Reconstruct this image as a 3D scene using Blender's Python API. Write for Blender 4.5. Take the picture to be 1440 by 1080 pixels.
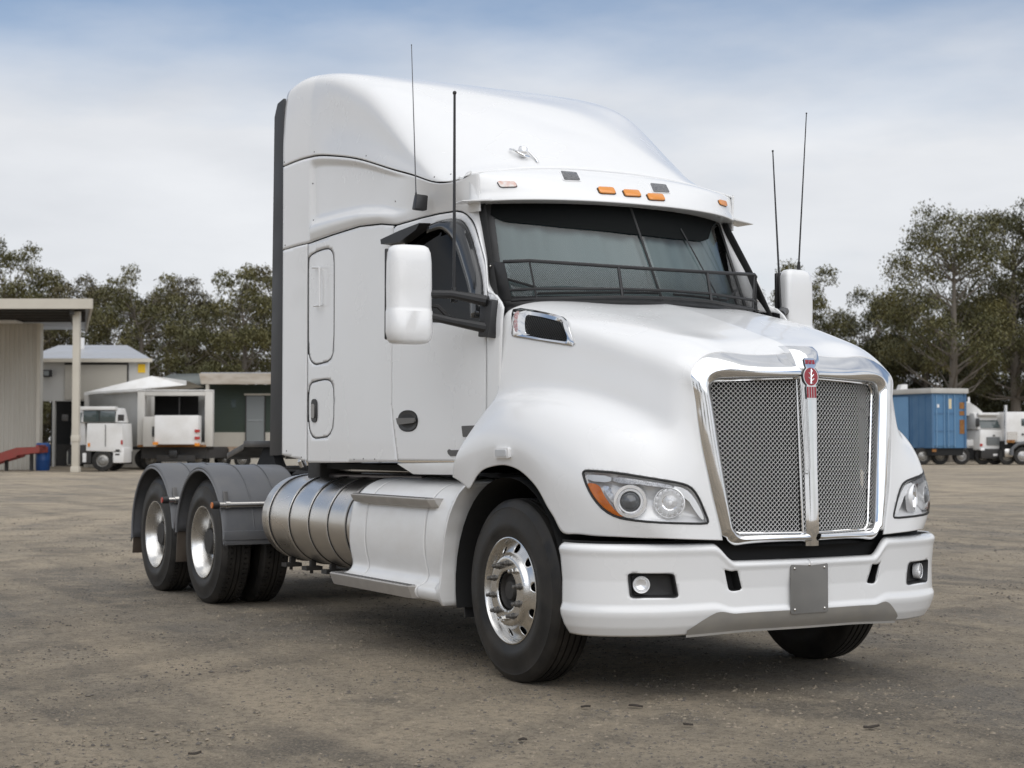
import bpy, bmesh, math, random
import numpy as np
from mathutils import Vector, Matrix
from mathutils.bvhtree import BVHTree

# ------------------------------------------------------------------ scene, camera, light
for o in list(bpy.data.objects):
    bpy.data.objects.remove(o)
SC = bpy.context.scene
COL = SC.collection
SC.render.engine = 'CYCLES'
R = math.radians

FPX = 2309.7
CAM = np.array([8.212, -5.739, 1.365])
YAW, PITCH = 2.6326, 0.0349
cd = np.array([math.cos(PITCH)*math.cos(YAW), math.cos(PITCH)*math.sin(YAW), math.sin(PITCH)])
cr = np.cross(cd, [0, 0, 1]); cr /= np.linalg.norm(cr)
cu = np.cross(cr, cd)
cam = bpy.data.cameras.new('camera')
cam.sensor_width = 36
cam.lens = FPX*36/1440
cam.clip_end = 6000
cam.dof.use_dof = True
cam.dof.focus_distance = 9.6
cam.dof.aperture_fstop = 5.0
camo = bpy.data.objects.new('camera', cam)
COL.objects.link(camo)
camo.matrix_world = Matrix(((cr[0], cu[0], -cd[0], CAM[0]), (cr[1], cu[1], -cd[1], CAM[1]), (cr[2], cu[2], -cd[2], CAM[2]), (0, 0, 0, 1)))
SC.camera = camo

SUN_AZ, SUN_EL = R(-12), R(52)       # direction towards the sun: azimuth from +X, elevation
sun = bpy.data.lights.new('sun', 'SUN')
sun.energy = 1.5
sun.angle = R(90)
sun.color = (1, .985, .96)
suno = bpy.data.objects.new('sun', sun)
COL.objects.link(suno)
sd = Vector((math.cos(SUN_EL)*math.cos(SUN_AZ), math.cos(SUN_EL)*math.sin(SUN_AZ), math.sin(SUN_EL)))
suno.rotation_euler = sd.to_track_quat('Z', 'Y').to_euler()
suno.location = (0, 0, 30)

world = bpy.data.worlds.new('World')
SC.world = world
world.use_nodes = True
nt = world.node_tree
nt.nodes.clear()
N = nt.nodes.new; LK = nt.links.new
wout = N('ShaderNodeOutputWorld'); wbg = N('ShaderNodeBackground')
wbg.inputs['Strength'].default_value = 0.09
LK(wbg.outputs[0], wout.inputs[0])
sky = N('ShaderNodeTexSky')
sky.sky_type = 'NISHITA'
sky.sun_disc = False
sky.sun_elevation = SUN_EL
sky.sun_rotation = math.pi/2 - SUN_AZ
sky.air_density = 1.0; sky.dust_density = 1.2; sky.ozone_density = 3.2
tc = N('ShaderNodeTexCoord')
sep = N('ShaderNodeSeparateXYZ'); LK(tc.outputs['Generated'], sep.inputs[0])
def wmath(op, a, b=None, clamp=False):
    n = N('ShaderNodeMath'); n.operation = op; n.use_clamp = clamp
    for i, v in enumerate((a, b)):
        if v is None: continue
        if isinstance(v, (int, float)): n.inputs[i].default_value = v
        else: LK(v, n.inputs[i])
    return n.outputs[0]
mp = N('ShaderNodeMapping'); LK(tc.outputs['Generated'], mp.inputs[0])
mp.inputs['Scale'].default_value = (1.0, 1.0, 3.4)
mp.inputs['Location'].default_value = (0.35, 0.2, 0.0)
n1 = N('ShaderNodeTexNoise'); LK(mp.outputs[0], n1.inputs['Vector'])
n1.inputs['Scale'].default_value = 2.4; n1.inputs['Detail'].default_value = 7; n1.inputs['Roughness'].default_value = .52
n2 = N('ShaderNodeTexNoise'); LK(mp.outputs[0], n2.inputs['Vector'])
n2.inputs['Scale'].default_value = 6.5; n2.inputs['Detail'].default_value = 5
# cloud cover: a bank of cloud along the horizon, a bluer gap above it, broken cloud overhead
cover = N('ShaderNodeMapRange'); LK(sep.outputs['Z'], cover.inputs[0])
cover.interpolation_type = 'SMOOTHSTEP'
cover.inputs[1].default_value = 0.175; cover.inputs[2].default_value = 0.295
cover.inputs[3].default_value = 1.05; cover.inputs[4].default_value = -0.05
high = N('ShaderNodeMapRange'); LK(sep.outputs['Z'], high.inputs[0])
high.interpolation_type = 'SMOOTHSTEP'
high.inputs[1].default_value = 0.30; high.inputs[2].default_value = 0.55
high.inputs[3].default_value = 0.0; high.inputs[4].default_value = 0.95
cov = wmath('MAXIMUM', cover.outputs[0], high.outputs[0])
nn = wmath('MULTIPLY', wmath('SUBTRACT', n1.outputs[0], 0.5), 2.6)
mask = wmath('ADD', cov, nn, clamp=True)
mask = wmath('ADD', wmath('MULTIPLY', mask, 0.82), 0.13)
cr1 = N('ShaderNodeMix'); cr1.data_type = 'RGBA'
CLOUDV = 7.9
cr1.inputs[6].default_value = (CLOUDV*.82, CLOUDV*.84, CLOUDV*.88, 1)
cr1.inputs[7].default_value = (CLOUDV*.985, CLOUDV*1.0, CLOUDV*1.03, 1)
LK(wmath('ADD', wmath('MULTIPLY', wmath('SUBTRACT', n2.outputs[0], .5), 2.2), .55, clamp=True), cr1.inputs[0])
mx = N('ShaderNodeMix'); mx.data_type = 'RGBA'
LK(mask, mx.inputs[0]); LK(sky.outputs[0], mx.inputs[6]); LK(cr1.outputs[2], mx.inputs[7])
LK(mx.outputs[2], wbg.inputs['Color'])

SC.view_settings.view_transform = 'Standard'
SC.view_settings.look = 'None'
SC.view_settings.gamma = 1
SC.view_settings.use_curve_mapping = False
SC.view_settings.exposure = 0.31

# ------------------------------------------------------------------ materials
MATS = {}
def mat(name, col, rough=.5, metal=0, spec=.5, coat=0, noise=None, bump=None, emit=None):
    """noise=(scale, amount, dark colour[, detail, stretch]); bump=(scale, strength, distance)"""
    if name in MATS: return MATS[name]
    m = bpy.data.materials.new(name); m.use_nodes = True
    t = m.node_tree; b = t.nodes['Principled BSDF']
    b.inputs['Base Color'].default_value = (*col, 1)
    b.inputs['Roughness'].default_value = rough
    b.inputs['Metallic'].default_value = metal
    b.inputs['Specular IOR Level'].default_value = spec
    b.inputs['Coat Weight'].default_value = coat
    b.inputs['Coat Roughness'].default_value = .02
    if noise or bump:
        co = t.nodes.new('ShaderNodeTexCoord')
    if noise:
        st = noise[4] if len(noise) > 4 else (1, 1, 1)
        ma = t.nodes.new('ShaderNodeMapping'); t.links.new(co.outputs['Object'], ma.inputs[0]); ma.inputs['Scale'].default_value = st
        no = t.nodes.new('ShaderNodeTexNoise'); t.links.new(ma.outputs[0], no.inputs['Vector'])
        no.inputs['Scale'].default_value = noise[0]; no.inputs['Detail'].default_value = noise[3] if len(noise) > 3 else 6
        rg = t.nodes.new('ShaderNodeMapRange'); t.links.new(no.outputs[0], rg.inputs[0])
        rg.inputs[1].default_value = .38; rg.inputs[2].default_value = .72; rg.inputs[4].default_value = noise[1]
        mi = t.nodes.new('ShaderNodeMix'); mi.data_type = 'RGBA'
        t.links.new(rg.outputs[0], mi.inputs[0])
        mi.inputs[6].default_value = (*col, 1); mi.inputs[7].default_value = (*noise[2], 1)
        t.links.new(mi.outputs[2], b.inputs['Base Color'])
        ro = t.nodes.new('ShaderNodeMapRange'); t.links.new(no.outputs[0], ro.inputs[0])
        ro.inputs[1].default_value = .3; ro.inputs[2].default_value = .7
        ro.inputs[3].default_value = rough*.85; ro.inputs[4].default_value = min(1, rough*1.25)
        t.links.new(ro.outputs[0], b.inputs['Roughness'])
    if bump:
        nb = t.nodes.new('ShaderNodeTexNoise'); t.links.new(co.outputs['Object'], nb.inputs['Vector'])
        nb.inputs['Scale'].default_value = bump[0]; nb.inputs['Detail'].default_value = 4
        bu = t.nodes.new('ShaderNodeBump'); bu.inputs['Strength'].default_value = bump[1]; bu.inputs['Distance'].default_value = bump[2]
        t.links.new(nb.outputs[0], bu.inputs['Height']); t.links.new(bu.outputs[0], b.inputs['Normal'])
    if emit:
        b.inputs['Emission Color'].default_value = (*col, 1); b.inputs['Emission Strength'].default_value = emit
    MATS[name] = m
    return m

def glass(name, tint, refl_rough=.02, ior=1.5, trans=1.0):
    """thin sheet of glass: mirror by Fresnel, rest passes through tinted"""
    m = bpy.data.materials.new(name); m.use_nodes = True
    t = m.node_tree; t.nodes.clear()
    o = t.nodes.new('ShaderNodeOutputMaterial'); mi = t.nodes.new('ShaderNodeMixShader')
    tr = t.nodes.new('ShaderNodeBsdfTransparent'); tr.inputs[0].default_value = (*tint, 1)
    gl = t.nodes.new('ShaderNodeBsdfGlossy'); gl.inputs['Roughness'].default_value = refl_rough
    fr = t.nodes.new('ShaderNodeFresnel'); fr.inputs[0].default_value = ior
    t.links.new(fr.outputs[0], mi.inputs[0]); t.links.new(tr.outputs[0], mi.inputs[1]); t.links.new(gl.outputs[0], mi.inputs[2])
    t.links.new(mi.outputs[0], o.inputs[0])
    MATS[name] = m
    return m

dust = (.42, .37, .30)
WHITE = mat('white_paint', (.82, .82, .815), .24, coat=.4, noise=(1.7, .10, (.66, .64, .60), 8))
WHITE_LOW = mat('white_paint_dusty', (.80, .795, .78), .34, coat=.3, noise=(4.5, .22, (.56, .52, .46), 9, (1, 1, 2.2)))
CHROME = mat('chrome', (.86, .86, .86), .07, 1, noise=(9, .25, (.6, .6, .6)))
STEEL = mat('brushed_stainless', (.68, .655, .62), .26, 1, noise=(3, .4, (.45, .41, .36), 6, (.35, 1, 1)))
ALU = mat('polished_aluminium', (.70, .69, .67), .24, 1, noise=(14, .35, (.42, .40, .37), 6))
RUBBER = mat('tyre_rubber', (.014, .0135, .013), .5, spec=.35, noise=(7, .7, (.05, .044, .037), 9), bump=(90, .12, .004))
BLACK = mat('black_plastic', (.018, .018, .019), .42, noise=(12, .4, (.04, .038, .036)))
BLACKM = mat('black_matte', (.010, .010, .010), .8)
DARKIN = mat('dark_chassis', (.025, .024, .023), .6, noise=(6, .6, (.06, .052, .044)))
GREYP = mat('grey_guard_plastic', (.105, .108, .115), .44, noise=(5, .5, (.17, .165, .16), 9), bump=(60, .06, .003))
SEAL = mat('dark_seal', (.02, .02, .02), .6)
AMBER = mat('amber_lens', (.75, .26, .02), .15, coat=.6)
AMBERD = mat('amber_reflector', (.72, .19, .014), .22, coat=.6, noise=(22, .5, (.36, .07, .01)))
RED = mat('red_lens', (.42, .02, .015), .2, coat=.5)
SILVER = mat('lamp_reflector', (.92, .92, .92), .14, .45)
SILVERM = mat('lamp_bezel', (.93, .93, .93), .18, .1)
LENSG = glass('clear_lens', (1, 1, 1), .02, 1.22)
WGLASS = glass('windscreen_glass', (.80, .85, .85), .015, 1.62)
DGLASS = glass('tinted_side_glass', (.06, .062, .062), .02, 1.28)
SMOKE = mat('smoked_acrylic', (.03, .032, .034), .12, coat=.4)
GREYPLATE = mat('grey_plate', (.17, .165, .155), .48, noise=(8, .4, (.22, .21, .19)))
VAL = mat('valance_plastic', (.30, .285, .26), .55, noise=(10, .5, (.38, .35, .30)))
CURT = mat('grey_sunshade', (.27, .32, .325), .7)
TREAD = mat('tread_plate', (.16, .155, .15), .5, .5, noise=(16, .6, (.2, .18, .16)))
REDENAMEL = mat('red_enamel', (.30, .008, .018), .18, coat=.8)
MUDFLAP = mat('mudflap_rubber', (.085, .066, .05), .7, noise=(8, .6, (.15, .125, .1)))

# ------------------------------------------------------------------ mesh helpers
def tag(o, label=None, cat=None, group=None, kind=None):
    if label: o['label'] = label
    if cat: o['category'] = cat
    if group: o['group'] = group
    if kind: o['kind'] = kind
    return o

def empty(name, loc=(0, 0, 0), rz=0):
    o = bpy.data.objects.new(name, None)
    COL.objects.link(o); o.location = loc; o.rotation_euler = (0, 0, rz); o.empty_display_size = .2
    return o

class MB:
    def __init__(s): s.v = []; s.f = []
    def add(s, v, f, flip=False):
        k = len(s.v); s.v += [tuple(map(float, p)) for p in v]
        s.f += [tuple(k+i for i in (reversed(q) if flip else q)) for q in f]
        return s
    def box(s, x0, x1, y0, y1, z0, z1):
        x0, x1 = sorted((x0, x1)); y0, y1 = sorted((y0, y1)); z0, z1 = sorted((z0, z1))
        v = [(x, y, z) for x in (x0, x1) for y in (y0, y1) for z in (z0, z1)]
        return s.add(v, [(0, 1, 3, 2), (4, 6, 7, 5), (0, 4, 5, 1), (2, 3, 7, 6), (0, 2, 6, 4), (1, 5, 7, 3)])
    def hexa(s, lo, hi):
        """box from two quads (lo, hi) with matching corners"""
        v = list(lo)+list(hi)
        return s.add(v, [(3, 2, 1, 0), (4, 5, 6, 7), (0, 1, 5, 4), (1, 2, 6, 5), (2, 3, 7, 6), (3, 0, 4, 7)])
    def cyl(s, p0, p1, r0, r1=None, n=20, cap=True):
        r1 = r0 if r1 is None else r1
        return s.lathe([(r0, 0), (r1, 1)], p0, np.array(p1, float)-np.array(p0, float), n, scaled=True, cap=cap)
    def lathe(s, prof, o, ax, n=32, scaled=False, cap=False):
        """prof: (radius, height along axis)"""
        ax = np.array(ax, float); L = np.linalg.norm(ax); a = ax/L
        t = np.array([0, 0, 1.]) if abs(a[2]) < .9 else np.array([1., 0, 0])
        e1 = np.cross(a, t); e1 /= np.linalg.norm(e1); e2 = np.cross(a, e1)
        h = L if scaled else 1
        o = np.array(o, float); V = []; m = len(prof)
        for r, z in prof:
            for i in range(n):
                q = 2*math.pi*i/n
                V.append(o+a*z*h+r*(math.cos(q)*e1+math.sin(q)*e2))
        F = [(j*n+i, j*n+(i+1) % n, (j+1)*n+(i+1) % n, (j+1)*n+i) for j in range(m-1) for i in range(n)]
        if cap:
            F.append(tuple(reversed(range(n)))); F.append(tuple((m-1)*n+i for i in range(n)))
        return s.add(V, F)
    def tube(s, path, r, n=10, closed=False, cap=True):
        P = [np.array(p, float) for p in path]; m = len(P); V = []
        rr = r if hasattr(r, '__len__') else [r]*m
        prev = None
        for i in range(m):
            a = P[(i+1) % m]-P[i-1] if closed else P[min(i+1, m-1)]-P[max(i-1, 0)]
            a = a/(np.linalg.norm(a)+1e-12)
            if prev is None:
                t = np.array([0, 0, 1.]) if abs(a[2]) < .9 else np.array([1., 0, 0])
                e1 = np.cross(a, t)
            else:
                e1 = prev-a*np.dot(prev, a)
            e1 /= np.linalg.norm(e1)+1e-12; prev = e1; e2 = np.cross(a, e1)
            for k in range(n):
                q = 2*math.pi*(k+.5)/n; V.append(P[i]+rr[i]*(math.cos(q)*e1+math.sin(q)*e2))
        F = []
        for j in range(m if closed else m-1):
            for k in range(n):
                F.append((j*n+k, j*n+(k+1) % n, ((j+1) % m)*n+(k+1) % n, ((j+1) % m)*n+k))
        if cap and not closed:
            F.append(tuple(reversed(range(n)))); F.append(tuple((m-1)*n+k for k in range(n)))
        return s.add(V, F)
    def prism(s, poly, vec):
        n = len(poly); v = np.array(vec, float); P = [np.array(p, float) for p in poly]
        V = P+[p+v for p in P]
        F = [tuple(reversed(range(n))), tuple(range(n, 2*n))]+[(i, (i+1) % n, n+(i+1) % n, n+i) for i in range(n)]
        return s.add(V, F)
    def grid(s, P, flip=False, closed=False):
        P = np.asarray(P); a, b = P.shape[:2]
        F = [(i*b+j, i*b+(j+1) % b, (i+1)*b+(j+1) % b, (i+1)*b+j) for i in range(a-1) for j in range(b if closed else b-1)]
        return s.add(P.reshape(-1, 3), F, flip)
    def ball(s, c, r, n=12, sq=(1, 1, 1)):
        pr = [(r*math.sin(math.pi*i/n)+1e-6, -r*math.cos(math.pi*i/n)) for i in range(n+1)]
        k = len(s.v); s.lathe(pr, (0, 0, 0), (0, 0, 1), 2*n)
        for i in range(k, len(s.v)):
            x, y, z = s.v[i]; s.v[i] = (c[0]+x*sq[0], c[1]+y*sq[1], c[2]+z*sq[2])
        return s
    def mirror(s):
        """mirrored copy in Y of everything"""
        v = [(x, -y, z) for x, y, z in s.v]; f = list(s.f)
        return s.add(v, f, True)
    def build(s, name, m, parent=None, bev=0, smooth=35, solid=0, solid_off=-1, merge=False, segs=2):
        me = bpy.data.meshes.new(name); me.from_pydata(s.v, [], s.f)
        bm = bmesh.new(); bm.from_mesh(me)
        if merge: bmesh.ops.remove_doubles(bm, verts=bm.verts, dist=merge)
        if not solid: bmesh.ops.recalc_face_normals(bm, faces=bm.faces)
        if bev:
            ed = [e for e in bm.edges if len(e.link_faces) == 2 and e.calc_face_angle(0) > R(30)]
            bmesh.ops.bevel(bm, geom=ed, offset=bev, segments=segs, profile=.6, affect='EDGES', clamp_overlap=True)
        bm.to_mesh(me); bm.free()
        me.materials.append(m)
        if smooth:
            me.polygons.foreach_set('use_smooth', [True]*len(me.polygons))
            me.set_sharp_from_angle(angle=R(smooth))
        o = bpy.data.objects.new(name, me); COL.objects.link(o)
        if parent: o.parent = parent
        if solid:
            md = o.modifiers.new('thickness', 'SOLIDIFY'); md.thickness = solid; md.offset = solid_off; md.use_even_offset = False
        return o

# natural cubic spline through knots
def nspline(t, P, q):
    t = np.asarray(t, float); P = np.asarray(P, float); q = np.asarray(q, float)
    n = len(t); h = np.diff(t); A = np.zeros((n, n)); B = np.zeros((n,)+P.shape[1:])
    A[0, 0] = A[-1, -1] = 1
    for i in range(1, n-1):
        A[i, i-1] = h[i-1]; A[i, i] = 2*(h[i-1]+h[i]); A[i, i+1] = h[i]
        B[i] = 6*((P[i+1]-P[i])/h[i]-(P[i]-P[i-1])/h[i-1])
    M = np.linalg.solve(A, B.reshape(n, -1)).reshape(B.shape)
    k = np.clip(np.searchsorted(t, q)-1, 0, n-2)
    a = (t[k+1]-q); b = (q-t[k]); hk = h[k]
    sh = (len(q),)+(1,)*(P.ndim-1)
    a, b, hk = a.reshape(sh), b.reshape(sh), hk.reshape(sh)
    return M[k]*a**3/(6*hk)+M[k+1]*b**3/(6*hk)+(P[k]/hk-M[k]*hk/6)*a+(P[k+1]/hk-M[k+1]*hk/6)*b

def lin(xs, ys, x): return np.interp(x, xs, ys)
def sstep(a, b, x):
    t = np.clip((np.asarray(x, float)-a)/(b-a), 0, 1); return t*t*(3-2*t)

def chaikin(P, it=2, closed=True):
    P = [np.array(p, float) for p in P]
    for _ in range(it):
        Q = []; n = len(P)
        for i in range(n if closed else n-1):
            a, b = P[i], P[(i+1) % n]; Q += [.75*a+.25*b, .25*a+.75*b]
        if not closed: Q = [P[0]]+Q+[P[-1]]
        P = Q
    return P

def rounded(P, rad, n=5):
    """2-D or 3-D polygon with rounded corners"""
    P = [np.array(p, float) for p in P]; m = len(P); out = []
    rr = rad if hasattr(rad, '__len__') else [rad]*m
    for i in range(m):
        a, b, c = P[i-1], P[i], P[(i+1) % m]
        d1 = a-b; d2 = c-b; l1 = np.linalg.norm(d1); l2 = np.linalg.norm(d2)
        r = min(rr[i], .48*l1, .48*l2); p = b+d1/l1*r; q = b+d2/l2*r
        for k in range(n+1):
            t = k/n; out.append((1-t)**2*p+2*t*(1-t)*b+t*t*q)
    return out

def inpoly(px, py, poly):
    poly = np.asarray(poly); x1, y1 = poly[:, 0], poly[:, 1]; x2, y2 = np.roll(x1, -1), np.roll(y1, -1)
    c = np.zeros(px.shape, bool)
    for a, b, p, q in zip(x1, y1, x2, y2):
        if b == q: continue
        k = ((b > py) != (q > py)) & (px < (p-a)*(py-b)/(q-b)+a); c ^= k
    return c

def nearest(poly, p):
    poly = np.asarray(poly); a = poly; b = np.roll(poly, -1, 0); ab = b-a
    t = np.clip(((p-a)*ab).sum(1)/((ab*ab).sum(1)+1e-15), 0, 1); q = a+ab*t[:, None]
    d = ((q-p)**2).sum(1); i = d.argmin(); return q[i], d[i]

def trim(poly, holes, du, dv, rect=None):
    """grid of quads kept inside poly (2-D), outside holes; edges snapped to the outlines"""
    poly = np.asarray(poly) if poly is not None else None
    if rect is None:
        (a0, b0), (a1, b1) = poly.min(0), poly.max(0)
    else: a0, a1, b0, b1 = rect
    nu = max(2, int(round((a1-a0)/du))); nv = max(2, int(round((b1-b0)/dv)))
    A, B = np.meshgrid(np.linspace(a0, a1, nu+1), np.linspace(b0, b1, nv+1), indexing='ij')
    ca = (A[:-1, :-1]+A[1:, 1:])/2; cb = (B[:-1, :-1]+B[1:, 1:])/2
    keep = np.ones(ca.shape, bool)
    if poly is not None: keep &= inpoly(ca, cb, poly)
    for h in holes: keep &= ~inpoly(ca, cb, h)
    idx = -np.ones(A.shape, int); V = []; F = []; cnt = {}
    for i, j in zip(*np.nonzero(keep)):
        q = []
        for (p, r) in ((i, j), (i+1, j), (i+1, j+1), (i, j+1)):
            if idx[p, r] < 0: idx[p, r] = len(V); V.append([A[p, r], B[p, r]])
            q.append(idx[p, r])
        F.append(tuple(q))
        for k in range(4):
            e = tuple(sorted((q[k], q[(k+1) % 4]))); cnt[e] = cnt.get(e, 0)+1
    bd = {v for e, c in cnt.items() if c == 1 for v in e}
    V = np.array(V)
    curves = ([poly] if poly is not None else [])+[np.asarray(h) for h in holes]
    lim = (1.5*max(du, dv))**2
    sc = np.array([1/du, 1/dv])
    for v in bd:
        best = None
        for c in curves:
            q, d = nearest(c*sc, V[v]*sc)
            if best is None or d < best[1]: best = (q/sc, d)
        if best and best[1] < 2.3: V[v] = best[0]
    return V, F

class PS:
    """parametric surface on the truck's near side (y negative): F(U, V) -> points"""
    def __init__(s, F, u0, u1, v0, v1, n=160):
        s.F = F; s.u = np.linspace(u0, u1, n+1); s.w = np.linspace(v0, v1, n+1); s.n = n
        U, V = np.meshgrid(s.u, s.w, indexing='ij'); s.P = F(U, V)
        vs = [tuple(p) for p in s.P.reshape(-1, 3)]; m = n+1
        fs = [(i*m+j, i*m+j+1, (i+1)*m+j+1, (i+1)*m+j) for i in range(n) for j in range(n)]
        s.b = BVHTree.FromPolygons(vs, fs)
        k = n//2; s.sgn = 1
        um, vm = np.array([s.u[k]]), np.array([s.w[k]])
        if np.dot(s.nrm(um, vm)[0], CAM-s.P[k, k]) < 0: s.sgn = -1
    def ray(s, o, d):
        loc, nor, k, dist = s.b.ray_cast(Vector(o), Vector(d))
        if loc is None: return None
        i, j = divmod(k, s.n); p = np.array(loc)
        a = s.P[i, j]; e1 = s.P[i+1, j]-a; e2 = s.P[i, j+1]-a
        t = np.linalg.lstsq(np.stack([e1, e2], 1), p-a, rcond=None)[0]
        nn = np.array(nor)
        if np.dot(nn, d) > 0: nn = -nn
        return p, nn, (s.u[i]+t[0]*(s.u[1]-s.u[0]), s.w[j]+t[1]*(s.w[1]-s.w[0]))
    def px(s, x, y):
        """photo pixel -> (point, normal, (u, v)) where that line of sight meets the surface"""
        d = cd+(x-720)/FPX*cr-(y-540)/FPX*cu
        r = s.ray(CAM, d)
        if r is None: raise RuntimeError('pixel misses surface %s %s' % (x, y))
        return r
    def uv(s, pts): return [np.array(s.px(*p)[2]) for p in pts]
    def panel(s, poly, holes=(), du=.015, dv=.015, off=0, rect=None):
        V, F = trim(poly, holes, du, dv, rect)
        P = s.at(V[:, 0], V[:, 1], off)
        return P, F
    def at(s, u, v, off=0):
        u = np.asarray(u, float); v = np.asarray(v, float); P = s.F(u, v)
        if off:
            P = P+off*s.nrm(u, v)
        return P
    def nrm(s, u, v):
        e = 1e-3*(s.u[-1]-s.u[0]); g = 1e-3*(s.w[-1]-s.w[0])
        a = s.F(u+e, v)-s.F(u-e, v); b = s.F(u, v+g)-s.F(u, v-g)
        n = np.cross(a, b); n /= np.linalg.norm(n, axis=-1, keepdims=True)+1e-12
        return n*s.sgn

def my(P):
    P = np.array(P, float); P[..., 1] *= -1; return P

def skin(ps, name, m, parent, poly=None, holes=(), du=.015, dv=.015, off=0, thick=.012, rect=None, side=-1, both=False, smooth=40):
    """panel of a parametric surface as a mesh; side +1 mirrors it, both joins the two halves"""
    P, F = ps.panel(poly, holes, du, dv, off, rect)
    mb = MB()
    if side < 0 or both: mb.add(P, F, ps.sgn < 0)
    if side > 0 or both: mb.add(my(P), F, ps.sgn > 0)
    return mb.build(name, m, parent, smooth=smooth, solid=thick, merge=1e-4 if both else False)

def pads(ps, outline, height, name, m, parent, side=-1, rings=4, base=-.004, dome=0., bev=0):
    """raised pad following the surface inside a (u, v) outline"""
    V, F = disc_fill(outline, rings); n = len(outline)
    sc = np.array([height+dome*(1-(1-k/rings)**2) for k in range(rings) for _ in range(n)]+[height+dome])
    N_ = ps.nrm(V[:, 0], V[:, 1]); P = ps.F(V[:, 0], V[:, 1])
    top = P+N_*sc[:, None]; low = P[:n]+N_[:n]*base
    Q = np.concatenate([top, low]); k = len(top)
    FF = list(F)+[(i, k+i, k+(i+1) % n, (i+1) % n) for i in range(n)]
    mb = MB().add(Q if side < 0 else my(Q), FF)
    return mb.build(name, m, parent, smooth=40)

def ring_tube(ps, outline, r, name, m, parent, off=0, side=-1, n=8):
    o = np.asarray(outline); P = ps.at(o[:, 0], o[:, 1], off)
    return MB().tube(P if side < 0 else my(P), r, n, closed=True).build(name, m, parent)

def disc_fill(ring, rings=4, centre=None):
    """concentric fill of an outline (list of 2-D points)"""
    ring = np.asarray(ring); c = ring.mean(0) if centre is None else np.asarray(centre)
    n = len(ring); V = []; F = []
    for k in range(rings):
        t = 1-k/rings
        V += list(c+(ring-c)*t)
    V.append(c)
    for k in range(rings-1):
        F += [(k*n+i, k*n+(i+1) % n, (k+1)*n+(i+1) % n, (k+1)*n+i) for i in range(n)]
    F += [((rings-1)*n+i, (rings-1)*n+(i+1) % n, rings*n) for i in range(n)]
    return np.array(V), F

# ================================================================== THE PRIME MOVER
T = empty('prime_mover_truck')
tag(T, 'large white bonneted prime mover truck with mesh grille standing on gravel', 'truck')
SIDES = (-1, 1)

# ---- bonnet with wheel guards: rows from the centre line down to the wheel arch
rows = [
 [(-.15,0,2.215),(.05,0,2.172),(.25,0,2.122),(.45,0,2.068),(.65,0,2.012),(.80,0,1.968),(.93,0,1.930),(1.04,0,1.885),(1.12,0,1.852)],
 [(-.22,.42,2.205),(.02,.41,2.162),(.23,.40,2.112),(.44,.39,2.058),(.64,.38,2.002),(.79,.37,1.957),(.92,.36,1.917),(1.03,.35,1.872),(1.115,.34,1.836)],
 [(-.34,.95,2.166),(-.1,.915,2.124),(.14,.875,2.076),(.38,.833,2.020),(.6,.79,1.960),(.76,.755,1.914),(.9,.72,1.870),(1.01,.69,1.824),(1.10,.652,1.782)],
 [(-.34,1.005,2.132),(-.1,.968,2.094),(.14,.925,2.046),(.38,.88,1.990),(.6,.835,1.928),(.76,.797,1.880),(.9,.76,1.834),(1.01,.728,1.790),(1.11,.69,1.742)],
 [(-.33,1.050,1.97),(-.1,1.010,1.945),(.14,.967,1.905),(.38,.92,1.855),(.6,.872,1.80),(.77,.832,1.755),(.92,.79,1.71),(1.04,.752,1.665),(1.125,.69,1.63)],
 [(-.32,1.068,1.78),(-.1,1.028,1.765),(.14,.988,1.745),(.38,.94,1.715),(.605,.892,1.665),(.78,.852,1.615),(.935,.812,1.565),(1.06,.766,1.52),(1.138,.675,1.48)],
 [(-.32,1.076,1.66),(-.1,1.048,1.66),(.14,1.008,1.655),(.38,.962,1.630),(.61,.915,1.58),(.79,.876,1.525),(.95,.838,1.465),(1.08,.785,1.395),(1.15,.658,1.34)],
 [(-.37,1.105,1.575),(-.12,1.110,1.612),(.14,1.095,1.612),(.38,1.065,1.583),(.62,1.032,1.52),(.81,.995,1.45),(.98,.938,1.365),(1.10,.85,1.275),(1.165,.635,1.21)],
 [(-.46,1.170,1.44),(-.16,1.188,1.505),(.13,1.188,1.515),(.38,1.180,1.475),(.62,1.160,1.40),(.82,1.115,1.31),(.985,1.035,1.215),(1.115,.905,1.135),(1.178,.612,1.085)],
 [(-.56,1.222,1.29),(-.22,1.238,1.355),(.1,1.242,1.372),(.38,1.240,1.315),(.61,1.225,1.205),(.83,1.172,1.105),(.995,1.078,1.038),(1.125,.922,.992),(1.188,.582,.962)]]
r9u = [0,.45,.8,1.05,1.35,1.8,2.2,2.7,3.1,3.6,4.0,4.4,4.75,5.1,5.6,6,6.5,7,7.5,8]
r9 = [(-.65,1.205,1.15),(-.5,1.21,1.108),(-.42,1.213,1.085),(-.36,1.216,1.127),(-.27,1.22,1.185),(-.1,1.224,1.222),(.03,1.226,1.23),(.2,1.226,1.205),(.31,1.226,1.162),(.43,1.226,1.09),(.51,1.222,1.01),(.575,1.213,.945),(.63,1.20,.878),(.72,1.185,.872),(.85,1.14,.868),(.955,1.075,.866),(1.06,.975,.863),(1.125,.89,.861),(1.17,.76,.855),(1.195,.555,.845)]
DU = np.linspace(0, 8, 241)
rowd = [nspline(np.arange(9), r, DU) for r in rows]+[nspline(r9u, r9, DU)]
rowd = np.array(rowd)                                  # 10 x 241 x 3
kn = np.concatenate([[0], np.cumsum(np.linalg.norm(np.diff(rowd, axis=0), axis=2).mean(1))]); kn /= kn[-1]
DV = np.linspace(0, 1, 241)
HT = nspline(kn, rowd, DV).transpose(1, 0, 2)          # u x v x 3
HT[..., 1] *= -1
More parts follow.
